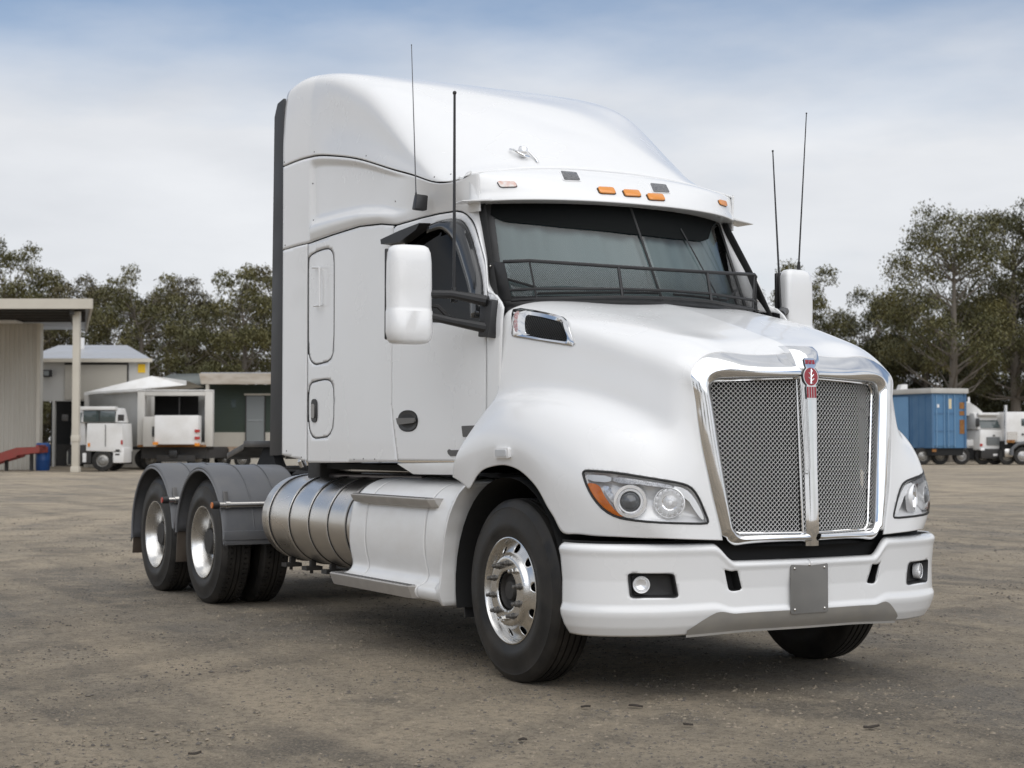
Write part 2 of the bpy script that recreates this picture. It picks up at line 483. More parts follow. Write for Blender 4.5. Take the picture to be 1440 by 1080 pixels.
def Fhood(U, V):
    U = np.clip(np.asarray(U, float), 0, 8)/8*240; V = np.clip(np.asarray(V, float), 0, 1)*240
    i = np.minimum(U.astype(int), 239); j = np.minimum(V.astype(int), 239)
    a = (U-i)[..., None]; b = (V-j)[..., None]
    return HT[i, j]*(1-a)*(1-b)+HT[i+1, j]*a*(1-b)+HT[i, j+1]*(1-a)*b+HT[i+1, j+1]*a*b
hood = PS(Fhood, 0, 8, 0, 1, 200)

HL_PX = [(819.5,667),(820.5,662.5),(827,661.5),(870,665),(915,672),(945,677),(965,681.5),(975,688),(984,702),(992,722),(996.5,733),(994,736.5),(960,736),(920,734.5),(885,731),(868,727.5),(850,718),(836,703),(826,686)]
HL = np.array(chaikin(hood.uv(HL_PX), 1))
VENT_PX = [(723.5,433),(760,438.5),(790,445.5),(797,450),(801,458),(808.5,482),(807,486.5),(802,486.5),(760,480),(722,473.5),(719.5,471),(721,450)]
VENT = np.array(chaikin(hood.uv(VENT_PX), 1))
hoodo = skin(hood, 'bonnet', WHITE, T, None, [HL, VENT], .045, .0052, rect=(0, 8, 0, 1), both=True, thick=.012, smooth=50)

def circ2(c, r, n=24): return [(c[0]+r*math.cos(2*math.pi*i/n), c[1]+r*math.sin(2*math.pi*i/n)) for i in range(n)]
def local(ps, o_uv):
    """local frame on a surface: point, normal, right (towards image right), up"""
    u, v = np.array([o_uv[0]]), np.array([o_uv[1]])
    p = ps.F(u, v)[0]; n = ps.nrm(u, v)[0]
    up = np.array([0, 0, 1.])-n*n[2]; up /= np.linalg.norm(up); rt = np.cross(up, n)
    return p, n, rt, up

def sided(v, s):
    return my(v) if s > 0 else np.array(v, float)

# ---- headlights: bowl behind the cut-out, lamps inside, clear cover flush with the bonnet
for s in SIDES:
    h = empty('headlight'); h.parent = T
    P = hood.at(HL[:, 0], HL[:, 1]); Nn = hood.nrm(HL[:, 0], HL[:, 1])
    ax = np.array([.80, -.60, .0]); cen = P.mean(0)
    back = P-ax*.034; back = back+(cen-ax*.034-back)*.02
    n = len(P)
    rings = [P-Nn*.002, P*.5+back*.5, back]
    mb = MB().grid(np.array([sided(q, s) for q in rings]), closed=True)
    c2 = sided(back.mean(0)[None], s)[0]
    mb.add([*sided(back, s), c2], [(i, (i+1) % n, n) for i in range(n)])
    mb.build('housing', SILVERM, h)
    ring_tube(hood, HL, .0065, 'seal', SEAL, h, off=-.001, side=s)
    V, F = disc_fill(HL, 6)
    MB().add(sided(hood.at(V[:, 0], V[:, 1], .0035), s), F).build('clear_cover', LENSG, h)
    def lampc(px, depth):
        p, nn, uv = hood.px(*px); return p-ax*depth
    # projector lamp and reflector lamp
    for px, r, kind in (((886,705.5), .088, 'projector'), ((941,707.5), .082, 'reflector')):
        c = lampc(px, .024); c = sided(c[None], s)[0]; a = sided(ax[None], s)[0]
        if kind == 'projector':
            MB().lathe([(r*1.0, -.03), (r, .0), (r*.97, .008), (r*.80, .008), (r*.76, -.004)], c, a, 40).build('bezel', SILVER, h)
            MB().lathe([(r*.76, -.004), (r*.70, .006), (r*.62, .004), (r*.58, -.02)], c, a, 40).build('bezel', SILVERM, h)
            MB().lathe([(r*.58, -.02), (r*.56, .0), (r*.45, .014), (r*.28, .022), (.0005, .026)], c, a, 32).build('projector_lens', mat('projector_glass', (.12, .125, .13), .04, coat=1), h)
        else:
            MB().lathe([(r*1.0, -.03), (r, .006), (r*.94, .010), (r*.90, .002)], c, a, 40).build('bezel', SILVERM, h)
            MB().lathe([(r*.90, .002), (r*.75, -.020), (r*.5, -.035), (r*.22, -.042), (.0005, -.043)], c, a, 14).build('reflector_bowl', mat('bowl_mirror', (.95, .95, .95), .10, .9), h, smooth=18)
            MB().lathe([(.016, -.043), (.016, .0), (.010, .006), (.0005, .008)], c, a, 16).build('bulb', SILVERM, h)
    # amber corner, strip of position lamps, bright inner trim
    def inner_pad(pts, depth, name, m, dome=.0):
        o = np.array(chaikin(hood.uv(pts), 1)); V, F = disc_fill(o, 3)
        Q = hood.at(V[:, 0], V[:, 1])-ax*depth; n_ = len(o)
        Q = np.concatenate([Q, Q[:n_]-ax*.02]); k = len(V)
        F = list(F)+[(i, k+i, k+(i+1) % n_, (i+1) % n_) for i in range(n_)]
        return MB().add(sided(Q, s), F).build(name, m, h)
    inner_pad([(823.5,678.5),(842,681),(848,694),(857,708),(866,719),(878,727.5),(866,725),(851,716),(838,702.5),(829,689)], .006, 'amber_reflector', AMBERD)
    inner_pad([(824.5,667),(860,669.5),(859,679),(826,676)], .008, 'position_lamp', mat('milky_lens', (.62, .64, .66), .2, coat=.5))
    inner_pad([(862,670),(905,675.5),(943,681.5),(948,687.5),(905,682.5),(862,678.5)], .008, 'lamp_strip', mat('faceted_lens', (.45, .45, .46), .3, .6, noise=(130, .9, (.12, .12, .12), 2)))
    inner_pad([(946,683),(964,687),(975,698),(985,715),(991,731),(985,730),(975,712),(962,697),(950,689)], .007, 'bright_trim', SILVER)
    inner_pad([(846,683),(858,684),(862,696),(870,712),(880,722),(872,719),(860,706),(851,693)], .012, 'bright_trim', mat('faceted_chrome', (.75, .74, .73), .22, 1, noise=(60, .8, (.25, .22, .2), 2)))

# ---- side vents in the bonnet
for s in SIDES:
    v = empty('side_vent'); v.parent = T
    P = hood.at(VENT[:, 0], VENT[:, 1]); Nn = hood.nrm(VENT[:, 0], VENT[:, 1]); c = P.mean(0)
    IN = np.array(rounded(hood.uv([(740.5,441.5),(760,444.5),(788,451.5),(800,479),(770,475.5),(738.5,469.5)]), .05, 4))
    # resample the inner outline to match
    def resamp(o, n, start):
        o = np.asarray(o); L = np.r_[0, np.cumsum(np.linalg.norm(np.diff(np.r_[o, o[:1]], axis=0)*[1, 8], axis=1))]
        t = np.linspace(0, L[-1], n, endpoint=False); oo = np.r_[o, o[:1]]
        q = np.stack([np.interp(t, L, oo[:, k]) for k in (0, 1)], 1)
        k = np.argmin(np.linalg.norm((q-start)*[1, 8], axis=1)); return np.roll(q, -k, 0)
    A = resamp(VENT, 64, VENT[0]); B = resamp(IN, 64, IN[0])
    gr = [hood.at(A[:, 0], A[:, 1], -.003), hood.at(A[:, 0], A[:, 1], .006), hood.at(*(A*.75+B*.25).T, .012), hood.at(*(A*.35+B*.65).T, .010), hood.at(B[:, 0], B[:, 1], -.004), hood.at(B[:, 0], B[:, 1], -.03)]
    MB().grid(np.array([sided(g, s) for g in gr]), closed=True).build('chrome_frame', CHROME, v)
    V, F = disc_fill(B, 3)
    MB().add(sided(hood.at(V[:, 0], V[:, 1], -.03), s), F).build('backing', BLACKM, v)
    LN = np.array(rounded(hood.uv([(727.5,439),(732.5,440),(731,468),(725,467)]), 1, 3))
    pads(hood, LN, .012, 'marker_lamp', mat('rosy_lens', (.55, .48, .47), .2, .5, noise=(90, .9, (.45, .12, .12), 2)), v, s, base=.0)
    wm = MB()
    for i in range(-30, 60):                                   # mesh behind the frame
        for sg in (-1, 1):
            q = []
            for k in range(60):
                a = np.array([B[:, 0].min()+i*.09+k*.03, (B[:, 1].min() if sg > 0 else B[:, 1].max())+sg*k*.0028])
                if inpoly(np.array([a[0]]), np.array([a[1]]), B)[0]: q.append(a)
            if len(q) > 2:
                q = np.array(q); wm.tube(sided(hood.at(q[:, 0], q[:, 1], -.012), s), .0022, 4)
    tag(wm.build('vent_mesh', mat('black_mesh', (.02, .02, .02), .4, .3), v, smooth=0), kind='stuff')
    # lamp on the wheel guard
    g = empty('guard_lamp'); g.parent = T
    LG = np.array(rounded(hood.uv([(698,629.5),(718,629.5),(719,643.5),(698,643.5)]), .02, 3))
    pads(hood, LG, .018, 'lamp_body', SILVERM, g, s)
    LG2 = np.array(rounded(hood.uv([(701,632),(715.5,632),(716,641),(701,641)]), .02, 3))
    pads(hood, LG2, .024, 'lamp_lens', mat('milky_lens', (.62, .64, .66), .2), g, s, base=.01)

# ---- radiator grille
def gx(y, z): return 1.222-.12*(np.abs(y)/.576)**2-.03*(np.asarray(z)-.88)/.8
def rpath(pts, rad, nseg=14, narc=8):
    P = [np.array(p, float) for p in pts]; out = []; last = P[0]
    for i in range(1, len(P)-1):
        b = P[i]; d1 = P[i-1]-b; d2 = P[i+1]-b; r = rad[i-1]
        p = b+d1/np.linalg.norm(d1)*r; q = b+d2/np.linalg.norm(d2)*r
        out += [last+(p-last)*k/nseg for k in range(nseg)]
        out += [(1-t)**2*p+2*t*(1-t)*b+t*t*q for t in np.linspace(0, 1, narc, endpoint=False)]
        last = q
    out += [last+(P[-1]-last)*k/nseg for k in range(nseg+1)]
    return np.array(out)
G = empty('radiator_grille'); G.parent = T
outer = rpath([(1.120,0,1.856),(1.108,-.695,1.785),(1.192,-.525,.808),(1.215,0,.800)], (.085,.09))
# follow the bonnet's front edge in between
edge = hood.F(np.full(200, 8.0), np.linspace(0, 1, 200))
for i, p in enumerate(outer):
    if p[2] > .86:
        k = np.argmin(((edge-p)[:, 1:]**2).sum(1)); outer[i] = edge[k]*.9+p*.1
inner = rpath([(1.205,-.055,1.708),(1.160,-.578,1.688),(1.203,-.478,.878),(1.222,-.046,.872)], (.07,.05))
inner[:, 0] = gx(inner[:, 1], inner[:, 2])
prof = [(0, -.008), (.03, .004), (.50, .056), (.55, .061), (.61, .063), (.86, .058), (.92, .050), (.97, .026), (1, .0), (1.0, -.04)]
gr = np.array([outer*(1-t)+inner*t+np.array([h_, 0, 0]) for t, h_ in prof])
mb = MB().grid(gr).mirror()
mb.build('chrome_surround', CHROME, G, merge=1e-4, smooth=60)
lip = [p+np.array([.004, 0, 0]) for p in inner]+[np.array([gx(.049, z)+.004, -lin([.872, 1.708], [.046, .055], z), z]) for z in np.linspace(.88, 1.70, 12)]
for s in SIDES:
    MB().tube(sided(np.array(lip), s), .007, 8, closed=True).build('bright_lip', CHROME, G)
# centre bar, widening into a cap at the top
zs = np.r_[np.linspace(.803, 1.70, 20), 1.75, 1.80, 1.83, 1.855, 1.872, 1.885]
cb = []
for z in zs:
    w = lin([.80, 1.2, 1.7, 1.80, 1.90], [.046, .046, .060, .088, .105], z)
    f = gx(0, z)+lin([.80, .9, 1.7, 1.80, 1.86, 1.895], [.035, .045, .045, .040, .012, -.050], z)
    cb.append([(f-.06, -w, z), (f-.012, -w*.96, z), (f, -w*.72, z), (f+.006, -w*.3, z), (f+.006, w*.3, z), (f, w*.72, z), (f-.012, w*.96, z), (f-.06, w, z)])
MB().grid(np.array(cb)).build('centre_bar', CHROME, G, smooth=30)
# woven mesh, one panel each side
poly = np.array([(p[1], p[2]) for p in inner]); poly = np.r_[poly, [(-.046, .872), (-.055, 1.708)]]
pit = .0255
for s in SIDES:
    wm = MB(); runs = []
    I = int(1.1/pit)
    def lat(i, j):  # lattice point i*a + j*b
        return (-.30+(i+j)*pit/2, 1.29+(i-j)*pit/2)
    for fam in (0, 1):
        for i in range(-2*I, 2*I):
            cur = []
            js = np.arange(-2*I, 2*I)
            yy, zz = lat(i, js) if fam == 0 else lat(js, i)
            yy = np.broadcast_to(yy, js.shape); zz = np.broadcast_to(zz, js.shape)
            ins = inpoly(yy, zz, poly)
            if ins.sum() < 2: continue
            k = np.nonzero(ins)[0]
            yy, zz, jj = yy[k], zz[k], js[k]
            off = np.where((i+jj) % 2 == 0, 1, -1)*(1 if fam == 0 else -1)*.0022
            cur = np.stack([gx(yy, zz)+off-.006, yy, zz], 1)
            wm.tube(sided(cur, s), .0018, 5, cap=False)
    tag(wm.build('woven_mesh', mat('mesh_wire', (.70, .695, .68), .30, .6), G, smooth=80), kind='stuff')
MB().grid(np.array([[(gx(y, z)-.13, y, z) for z in np.linspace(.83, 1.76, 8)] for y in np.linspace(-.6, .6, 15)])).build('radiator_core', BLACKM, G)

# ---- badge on the centre bar
B_ = empty('badge'); B_.parent = T
bz0, bz1 = 1.590, 1.822
def bpt(y, z, o): return (gx(0, z)+lin([.8, .9, 1.7, 1.80, 1.86], [.041, .051, .051, .046, .018], z)+o, y, z)
def badge_outline(k):
    L = [(-.034*k, 1.594), (.034*k, 1.594), (.036*k, 1.655)]
    for a in np.linspace(-55, 55, 9): L.append((.054*k*math.cos(R(a)), 1.715+.056*k*math.sin(R(a))))
    L += [(.037*k, 1.778), (.041*k, 1.806), (.028*k, 1.816), (-.028*k, 1.816), (-.041*k, 1.806), (-.037*k, 1.778)]
    for a in np.linspace(125, 235, 9): L.append((.054*k*math.cos(R(a)), 1.715+.056*k*math.sin(R(a))))
    L.append((-.036*k, 1.655)); return L
def bplate(ol, o0, o1, name, m):
    c = np.mean(ol, 0); mb = MB(); n = len(ol)
    mb.add([bpt(*p, o1) for p in ol]+[bpt(*p, o0) for p in ol], [(i, n+i, n+(i+1) % n, (i+1) % n) for i in range(n)])
    k = len(mb.v); V, F = disc_fill(ol, 3, centre=(0, 1.70) if n > 20 else c)
    mb.add([bpt(*p, o1) for p in V], F); return mb.build(name, m, B_)
bplate(badge_outline(1.06), -.004, .004, 'badge_back', mat('badge_dark_edge', (.06, .06, .06), .3, .6))
bplate(badge_outline(.96), .003, .006, 'badge_plate', CHROME)
bplate([(.046*math.cos(a), 1.715+.049*math.sin(a)) for a in np.linspace(0, 2*math.pi, 28, endpoint=False)], .005, .0075, 'enamel_oval', REDENAMEL)
for y in (-.0255, -.0085, .0085, .0255):
    bplate([(y-.0060, 1.600), (y+.0060, 1.600), (y+.0060, 1.660), (y-.0060, 1.660)], .005, .0075, 'enamel_stripe', REDENAMEL)
for y in (-.023, 0, .023):
    bplate([(y-.0085, 1.783), (y+.0085, 1.783), (y+.0085, 1.806), (y-.0085, 1.806)], .005, .0075, 'enamel_block', REDENAMEL)
kg = MB()   # the bright figure in the oval: an upright feathered stroke with two arms
for a, b, w in (((-.004, 1.676), (.003, 1.757), .0042), ((-.003, 1.698), (-.019, 1.712), .0026), ((-.002, 1.722), (-.016, 1.738), .0026), ((.0, 1.690), (.018, 1.704), .0028), ((.001, 1.711), (.018, 1.727), .0026), ((.002, 1.735), (.012, 1.748), .0022), ((-.012, 1.683), (.010, 1.679), .0026)):
    kg.tube([bpt(*a, .0085), bpt(*b, .0085)], w, 6)
kg.build('badge_figure', CHROME, B_)

# ---- bumper
bpts = [(.69,1.235),(.80,1.232),(.905,1.18),(.99,1.09),(1.06,.96),(1.115,.80),(1.155,.65),(1.19,.45),(1.208,.22),(1.215,0)]
bt = np.r_[0, np.cumsum(np.linalg.norm(np.diff(bpts, axis=0), axis=1))]; BL = bt[-1]
def btop(t):
    y = np.abs(nspline(bt, np.array(bpts), np.ravel(t))[:, 1]).reshape(np.shape(t)); return .735+.095*sstep(.47, .60, y)
def Fbump(U, V):
    U = np.asarray(U, float); V = np.asarray(V, float); sh = U.shape
    p = nspline(bt, np.array(bpts), np.clip(U.ravel(), 0, BL)); p2 = nspline(bt, np.array(bpts), np.clip(U.ravel()+.01, 0, BL)); p1 = nspline(bt, np.array(bpts), np.clip(U.ravel()-.01, 0, BL))
    tg = p2-p1; tg /= np.linalg.norm(tg, axis=1, keepdims=True)+1e-9
    nm = np.stack([-tg[:, 1], tg[:, 0]], 1)                       # outward, (x, |y|)
    nm[nm[:, 0] < -.2] *= -1
    zt = btop(U.ravel()); z = .345+(zt-.345)*V.ravel()
    low = .345+.022*(1-sstep(.3, .9, np.abs(p[:, 1]))); z = low+(zt-low)*V.ravel()
    o = np.interp(V.ravel(), [0, .10, .22, .27, .34, .6, .86, .93, .97, 1.0], [-.045, -.012, .010, .014, .002, .0, .012, .022, .014, -.012])
    o = o*1.0
    q = p+nm*o[:, None]
    return np.stack([q[:, 0], -q[:, 1], z], 1).reshape(sh+(3,))
bump = PS(Fbump, 0, BL, 0, 1, 160)
FOG = np.array(rounded(bump.uv([(882.5,806),(948,806.5),(954.5,840.5),(886,841)]), .03, 4))
TOW = np.array(rounded(bump.uv([(1018.5,801),(1037,801),(1043.5,829.5),(1025,830)]), .012, 3))
BU = empty('bumper'); BU.parent = T
skin(bump, 'bumper_skin', WHITE, BU, None, [FOG, TOW], .015, .02, rect=(0, BL, 0, 1), both=True, thick=.012, smooth=45)
# dark slot between bonnet and bumper
mb = MB(); sl = [(x-.07, y*.965) for x, y in bpts]
mb.grid(np.array([[(x, -y, min(z, .84 if y > .75 else .9)) for x, y in sl] for z in (.50, .70, .90)])).mirror().build('inner_panel', BLACKM, BU, merge=1e-4)
# lower grey valance, set just proud of the bumper
tv = np.linspace(0, BL, 200); yv = np.abs(Fbump(tv, tv*0+.1)[:, 1]); 
vu0 = tv[np.argmin(np.abs(yv-.80))]
us = np.linspace(vu0+.07, BL, 40); tops = .26*sstep(vu0, vu0+.28, us)**.8
mb = MB(); mb.grid(np.array([bump.at(us, tops*k-.0, .004) for k in (0.0, .25, .5, .75, 1.0)]))
mb.grid(np.array([bump.at(us, tops*0-.0, .004), bump.at(us, tops*0, .004)-np.array([.0, 0, .012]), bump.at(us, tops*0, .004)-np.array([.09, 0, .014])]))
mb.mirror().build('valance', VAL, BU, merge=1e-4)
for s in SIDES:
    P = bump.at(FOG[:, 0], FOG[:, 1]); c = P.mean(0); ax = np.array([.85, -.52, 0]); ax /= np.linalg.norm(ax)
    fg = empty('fog_lamp'); fg.parent = T
    n = len(P); bk = (P-c)*.82+c-ax*.05
    mb = MB().grid(np.array([sided(P+bump.nrm(FOG[:, 0], FOG[:, 1])*.003, s), sided((P-c)*.95+c+ax*.002, s), sided(bk, s)]), closed=True)
    mb.add([*sided(bk, s), sided(bk.mean(0)[None], s)[0]], [(i, (i+1) % n, n) for i in range(n)])
    mb.build('recess', BLACK, fg)
    lc = bump.px(902, 823)[0]-ax*.03; lc = sided(lc[None], s)[0]; a = sided(ax[None], s)[0]
    MB().lathe([(.043, -.02), (.046, .012), (.043, .018), (.038, .014)], lc, a, 28).build('bezel', SILVERM, fg)
    MB().lathe([(.038, .012), (.028, -.004), (.012, -.010), (.0005, -.011)], lc, a, 24).build('reflector', SILVER, fg)
    MB().lathe([(.039, .014), (.026, .020), (.0005, .023)], lc, a, 24).build('lens', LENSG, fg)
    # tow hook opening
    P = bump.at(TOW[:, 0], TOW[:, 1]); c = P.mean(0); n = len(P); bk = P-np.array([.07, 0, 0])
    th = MB().grid(np.array([sided(P, s), sided(bk, s)]), closed=True)
    th.add([*sided(bk, s), sided(bk.mean(0)[None], s)[0]], [(i, (i+1) % n, n) for i in range(n)])
    th.build('tow_hook_pocket', BLACKM, BU)
# plate
pl = empty('number_plate_blank'); pl.parent = T
xb = float(Fbump(np.array([BL]), np.array([.5]))[0, 0])+.010
pc = [(xb, y, z) for y, z in ((-.134, .44), (.122, .44), (.122, .705), (-.134, .705))]
MB().prism(rounded(pc, .012, 3), (.006, 0, 0)).build('plate', GREYPLATE, pl, bev=.001)
for y, z in ((-.108, .463), (.096, .463), (-.108, .683), (.096, .683), (-.006, .700)):
    MB().lathe([(.007, 0), (.007, .003), (.004, .006), (.0004, .007)], (xb+.0055, y, z), (1, 0, 0), 12).build('screw', STEEL, pl)

# ---- cab and sleeper sides
sy_x = [-3.13, -2.6, -2.2, -1.7, -1.2, -.7, -.3, .1]; sy_y = [1.128, 1.127, 1.122, 1.104, 1.086, 1.078, 1.072, 1.06]
def side_y(x, z):
    x = np.asarray(x, float); z = np.asarray(z, float)
    y = nspline(sy_x, np.array(sy_y), np.clip(x, -3.13, .1).ravel()).reshape(x.shape)
    y = np.where(x < -3.13, 1.128+(-3.13-x)/(3.5-3.13)*.070, y)
    k = sstep(-1.85, -.6, x)
    return y-.115*k*np.clip((z-2.05)/.78, 0, 1.4)**1.4
sideS = PS(lambda U, V: np.stack([U, -side_y(U, V), V], -1), -3.6, -.15, 1.0, 3.2, 220)
def S(pts): return np.array(sideS.uv(pts))
seam = S([(557.6,317),(575,312),(593,306.7),(617,301),(642,297),(650,298.5),(656,302),(662,309),(666.8,318),(675.6,348),(682,374.5),(684.5,410),(684,457),(683,520),(683,590)])
door_rear = S([(553,322),(551.5,400),(551,480),(550.3,570),(553,600),(559,648)])
door_bot = [np.array([-.46, 1.245])]
g_ = .004
def inset(poly, d):
    P = np.asarray(poly); c = P.mean(0); Q = []
    n = len(P)
    area = sum(P[i-1][0]*P[i][1]-P[i][0]*P[i-1][1] for i in range(n))
    sg = 1 if area > 0 else -1
    for i in range(n):
        a = P[i]-P[i-1]; b = P[(i+1) % n]-P[i]
        na = np.array([-a[1], a[0]])/(np.linalg.norm(a)+1e-12); nb = np.array([-b[1], b[0]])/(np.linalg.norm(b)+1e-12)
        m = na+nb; m /= np.linalg.norm(m)+1e-12
        Q.append(P[i]+sg*m*d/max(.4, np.dot(m, na)))
    return np.array(Q)
door_poly = np.array([*seam, [-.44, 1.42], [-.52, 1.243], *door_rear[::-1]])
WIN_PX = [(572,330),(590,322),(605,316.5),(624.5,310),(638.6,308.2),(648,310),(655,316),(663,334),(673,372),(678,396),(680,425),(679.5,450),(676,455),(640,453.5),(605,452),(580,451),(566,449),(565,380)]
WIN = np.array(chaikin(S(WIN_PX), 1))
WIN2 = inset(WIN, -.012)
s2x = [-3.5, -3.28, -2.71, -2.23, -1.9, seam[0][0]]; s2z = [2.815, 2.83, 2.848, 2.856, 2.835, seam[0][1]]
def seam2(x): return np.interp(x, s2x+[p[0] for p in seam[1:7]], s2z+[p[1] for p in seam[1:7]])
HU = np.array(chaikin(S([(433,365),(436,358.5),(446,352.5),(460,348),(466,350.5),(470,360),(470.2,400),(469.8,495),(464,508.5),(452,512),(442.5,514),(435.5,507),(433,493),(432.8,430)]), 1))
HLo = np.array(chaikin(S([(433,552),(436,538),(446,534.5),(460,532),(467,537),(470,550),(469.5,598),(463,614.5),(452,616.5),(441,617.5),(435,607.5),(433,590)]), 1))
sl_bot = S([(432.5,651.5),(470,651.5),(510,651),(557,649.5)])
sl_poly = np.array([*sl_bot, *(door_rear[::-1]-[.001, 0]), *[[x, seam2(x)] for x in (-1.72, -1.9, -2.1, -2.23, -2.5, -2.71, -3.0, -3.155)], [-3.155, 1.21]])
rx_poly = np.array([[-3.5, 1.262], [-3.165, 1.215], [-3.165, 2.834], [-3.28, 2.83], [-3.5, 2.815]])

for s in SIDES:
    skin(sideS, 'sleeper_side_panel', WHITE, T, inset(sl_poly, g_), [HU, HLo], .02, .02, side=s)
    skin(sideS, 'rear_side_fairing', WHITE, T, inset(rx_poly, .002), [], .02, .02, side=s)
    for hp, nm in ((HU, 'upper'), (HLo, 'lower')):
        hd = empty('locker_door'); hd.parent = T
        skin(sideS, 'door_skin', WHITE, hd, inset(hp, .010), [], .012, .012, off=-.001, side=s)
        ring_tube(sideS, inset(hp, .005), .0055, 'seal', SEAL, hd, off=-.004, side=s)
        if nm == 'upper':
            q = S([(445,376.5),(455.5,376.5),(455.5,430),(447,430)])
            hb = MB()
            h0 = [sideS.at(*q[k], o) for k, o in ((0, .0), (0, .03), (1, .034), (2, .034), (3, .03), (3, .0))]
            hb.tube(sided(np.array(h0), s), .0085, 8)
            hr = np.array(rounded(S([(446,378),(454.5,378),(454.5,429),(447,429)]), .02, 3))
            pads(sideS, hr, .003, 'handle_recess', WHITE, hd, s, dome=-.002)
            hb.build('pull_handle', WHITE, hd)
        else:
            q = np.array(rounded(S([(438.5,561),(446.5,561),(446.5,594),(438.5,594)]), .06, 4))
            pads(sideS, q, .008, 'handle_recess', BLACK, hd, s)
            q = np.array(rounded(S([(440,568),(444.5,568),(444.5,588),(440,588)]), .02, 3))
            pads(sideS, q, .016, 'latch', mat('satin_metal', (.35, .34, .33), .35, 1), hd, s, base=.006)
    # dark frame behind the gaps
    skin(sideS, 'inner_frame', BLACKM, T, np.array([[-3.3, 1.26], [-.34, 1.26], [-.34, 2.1], [-.55, 2.5], [-.75, 2.85], [-3.3, 2.9]]), [WIN2], .04, .04, off=-.032, side=s, thick=.01)
    # door
    d = empty('cab_door'); d.parent = T
    skin(sideS, 'door_skin', WHITE, d, inset(door_poly, g_), [WIN], .015, .015, side=s)
    ring_tube(sideS, WIN, .009, 'window_seal', SEAL, d, off=-.006, side=s)
    V, F = trim(WIN2, [], .04, .04)
    MB().add(sided(sideS.at(V[:, 0], V[:, 1], -.018), s), F).build('door_glass', DGLASS, d)
    # door handle: dark oval dish with a bright pull
    oval = [(573.8+14.6*math.cos(a)*(1-.08*math.cos(2*a)), 592+14*math.sin(a)) for a in np.linspace(0, 2*math.pi, 26, endpoint=False)]
    OV = S(oval)
    pads(sideS, inset(OV, -.006), .003, 'handle_surround', SEAL, d, s)
    pads(sideS, OV, .005, 'handle_dish', BLACK, d, s, dome=-.004)
    hp = np.array(rounded(S([(560.5,588),(586,587.5),(586.5,594.5),(563,597.5)]), .012, 3))
    pads(sideS, hp, .022, 'door_handle', mat('satin_metal2', (.16, .155, .15), .35, .6), d, s, base=.008)
    q = np.array(rounded(S([(649.5,599),(672,598),(672.5,603),(664,614),(651.5,614.5)]), .008, 3))
    pads(sideS, q, .004, 'badge_plate', mat('grey_badge', (.075, .073, .07), .5, noise=(160, .8, (.16, .155, .15), 2)), d, s)
    q = np.array(rounded(S([(629.5,634),(632,631.5),(634.5,633),(655,632.5),(652,641),(634,641.5),(630.5,638)]), .004, 3))
    pads(sideS, q, .004, 'badge_plate', mat('grey_badge', (.06, .06, .06), .5), d, s)
    # weather shield over the window: smoked strip along the top and front edge
    top_ = S([(607,318),(624,311),(638.6,308.5),(648,310.5),(655.5,317),(663.5,335),(673.5,372),(679,400),(680,448)])
    bot_ = S([(607,329),(622,324),(630,326),(638,334),(645,345),(652,362),(661,390),(667,415),(669,448)])
    tt = np.linspace(0, 1, 40); lt = np.linspace(0, 1, len(top_))
    A = nspline(lt, top_, tt); B = nspline(lt, bot_, tt)
    g = [sideS.at(A[:, 0], A[:, 1], .004), sideS.at(*(A*.7+B*.3).T, .034), sideS.at(*(A*.3+B*.7).T, .040), sideS.at(B[:, 0], B[:, 1], .034)]
    MB().grid(np.array([sided(k, s) for k in g])).build('weather_shield', SMOKE, d, solid=.004)
    # rear part of the shield, a slab standing out over the mirror
    q = sideS.at(*S([(606,313.5),(600,324),(577,341),(549,345),(548,338),(576,325)]).T, .0)
    ctr = q.mean(0); w_ = MB().add([], [])
    n = len(q); o1 = q+np.array([0, -.075, .0]); 
    w_.grid(np.array([sided(q, s), sided(o1*.96+o1.mean(0)*.04, s)]), closed=True)
    w_.add(sided(o1*.96+o1.mean(0)*.04, s), [tuple(range(n))])
    w_.build('weather_shield', BLACK, d, bev=.006)
    # cowl panel between the door and the bonnet
    cp = S([(686,412),(697,414),(704,424),(707,432)])
    cpoly = np.array([*cp, [-.305, 1.68], [-.33, 1.45], [-.452, 1.42], [seam[-1][0]+.008, seam[-1][1]], [seam[-3][0]+.008, seam[-3][1]]])
    skin(sideS, 'cowl_side_panel', WHITE, T, cpoly, [], .02, .02, side=s)
    # sill under the door
    P = sideS.at(*S([(556,651.5),(648,650),(648,668),(636,668),(580,667)]).T, 0)
    sb = MB().prism(sided(P, s), (0, .14*(1 if s < 0 else -1), 0)); sb.build('door_sill', WHITE_LOW, T, bev=.012)

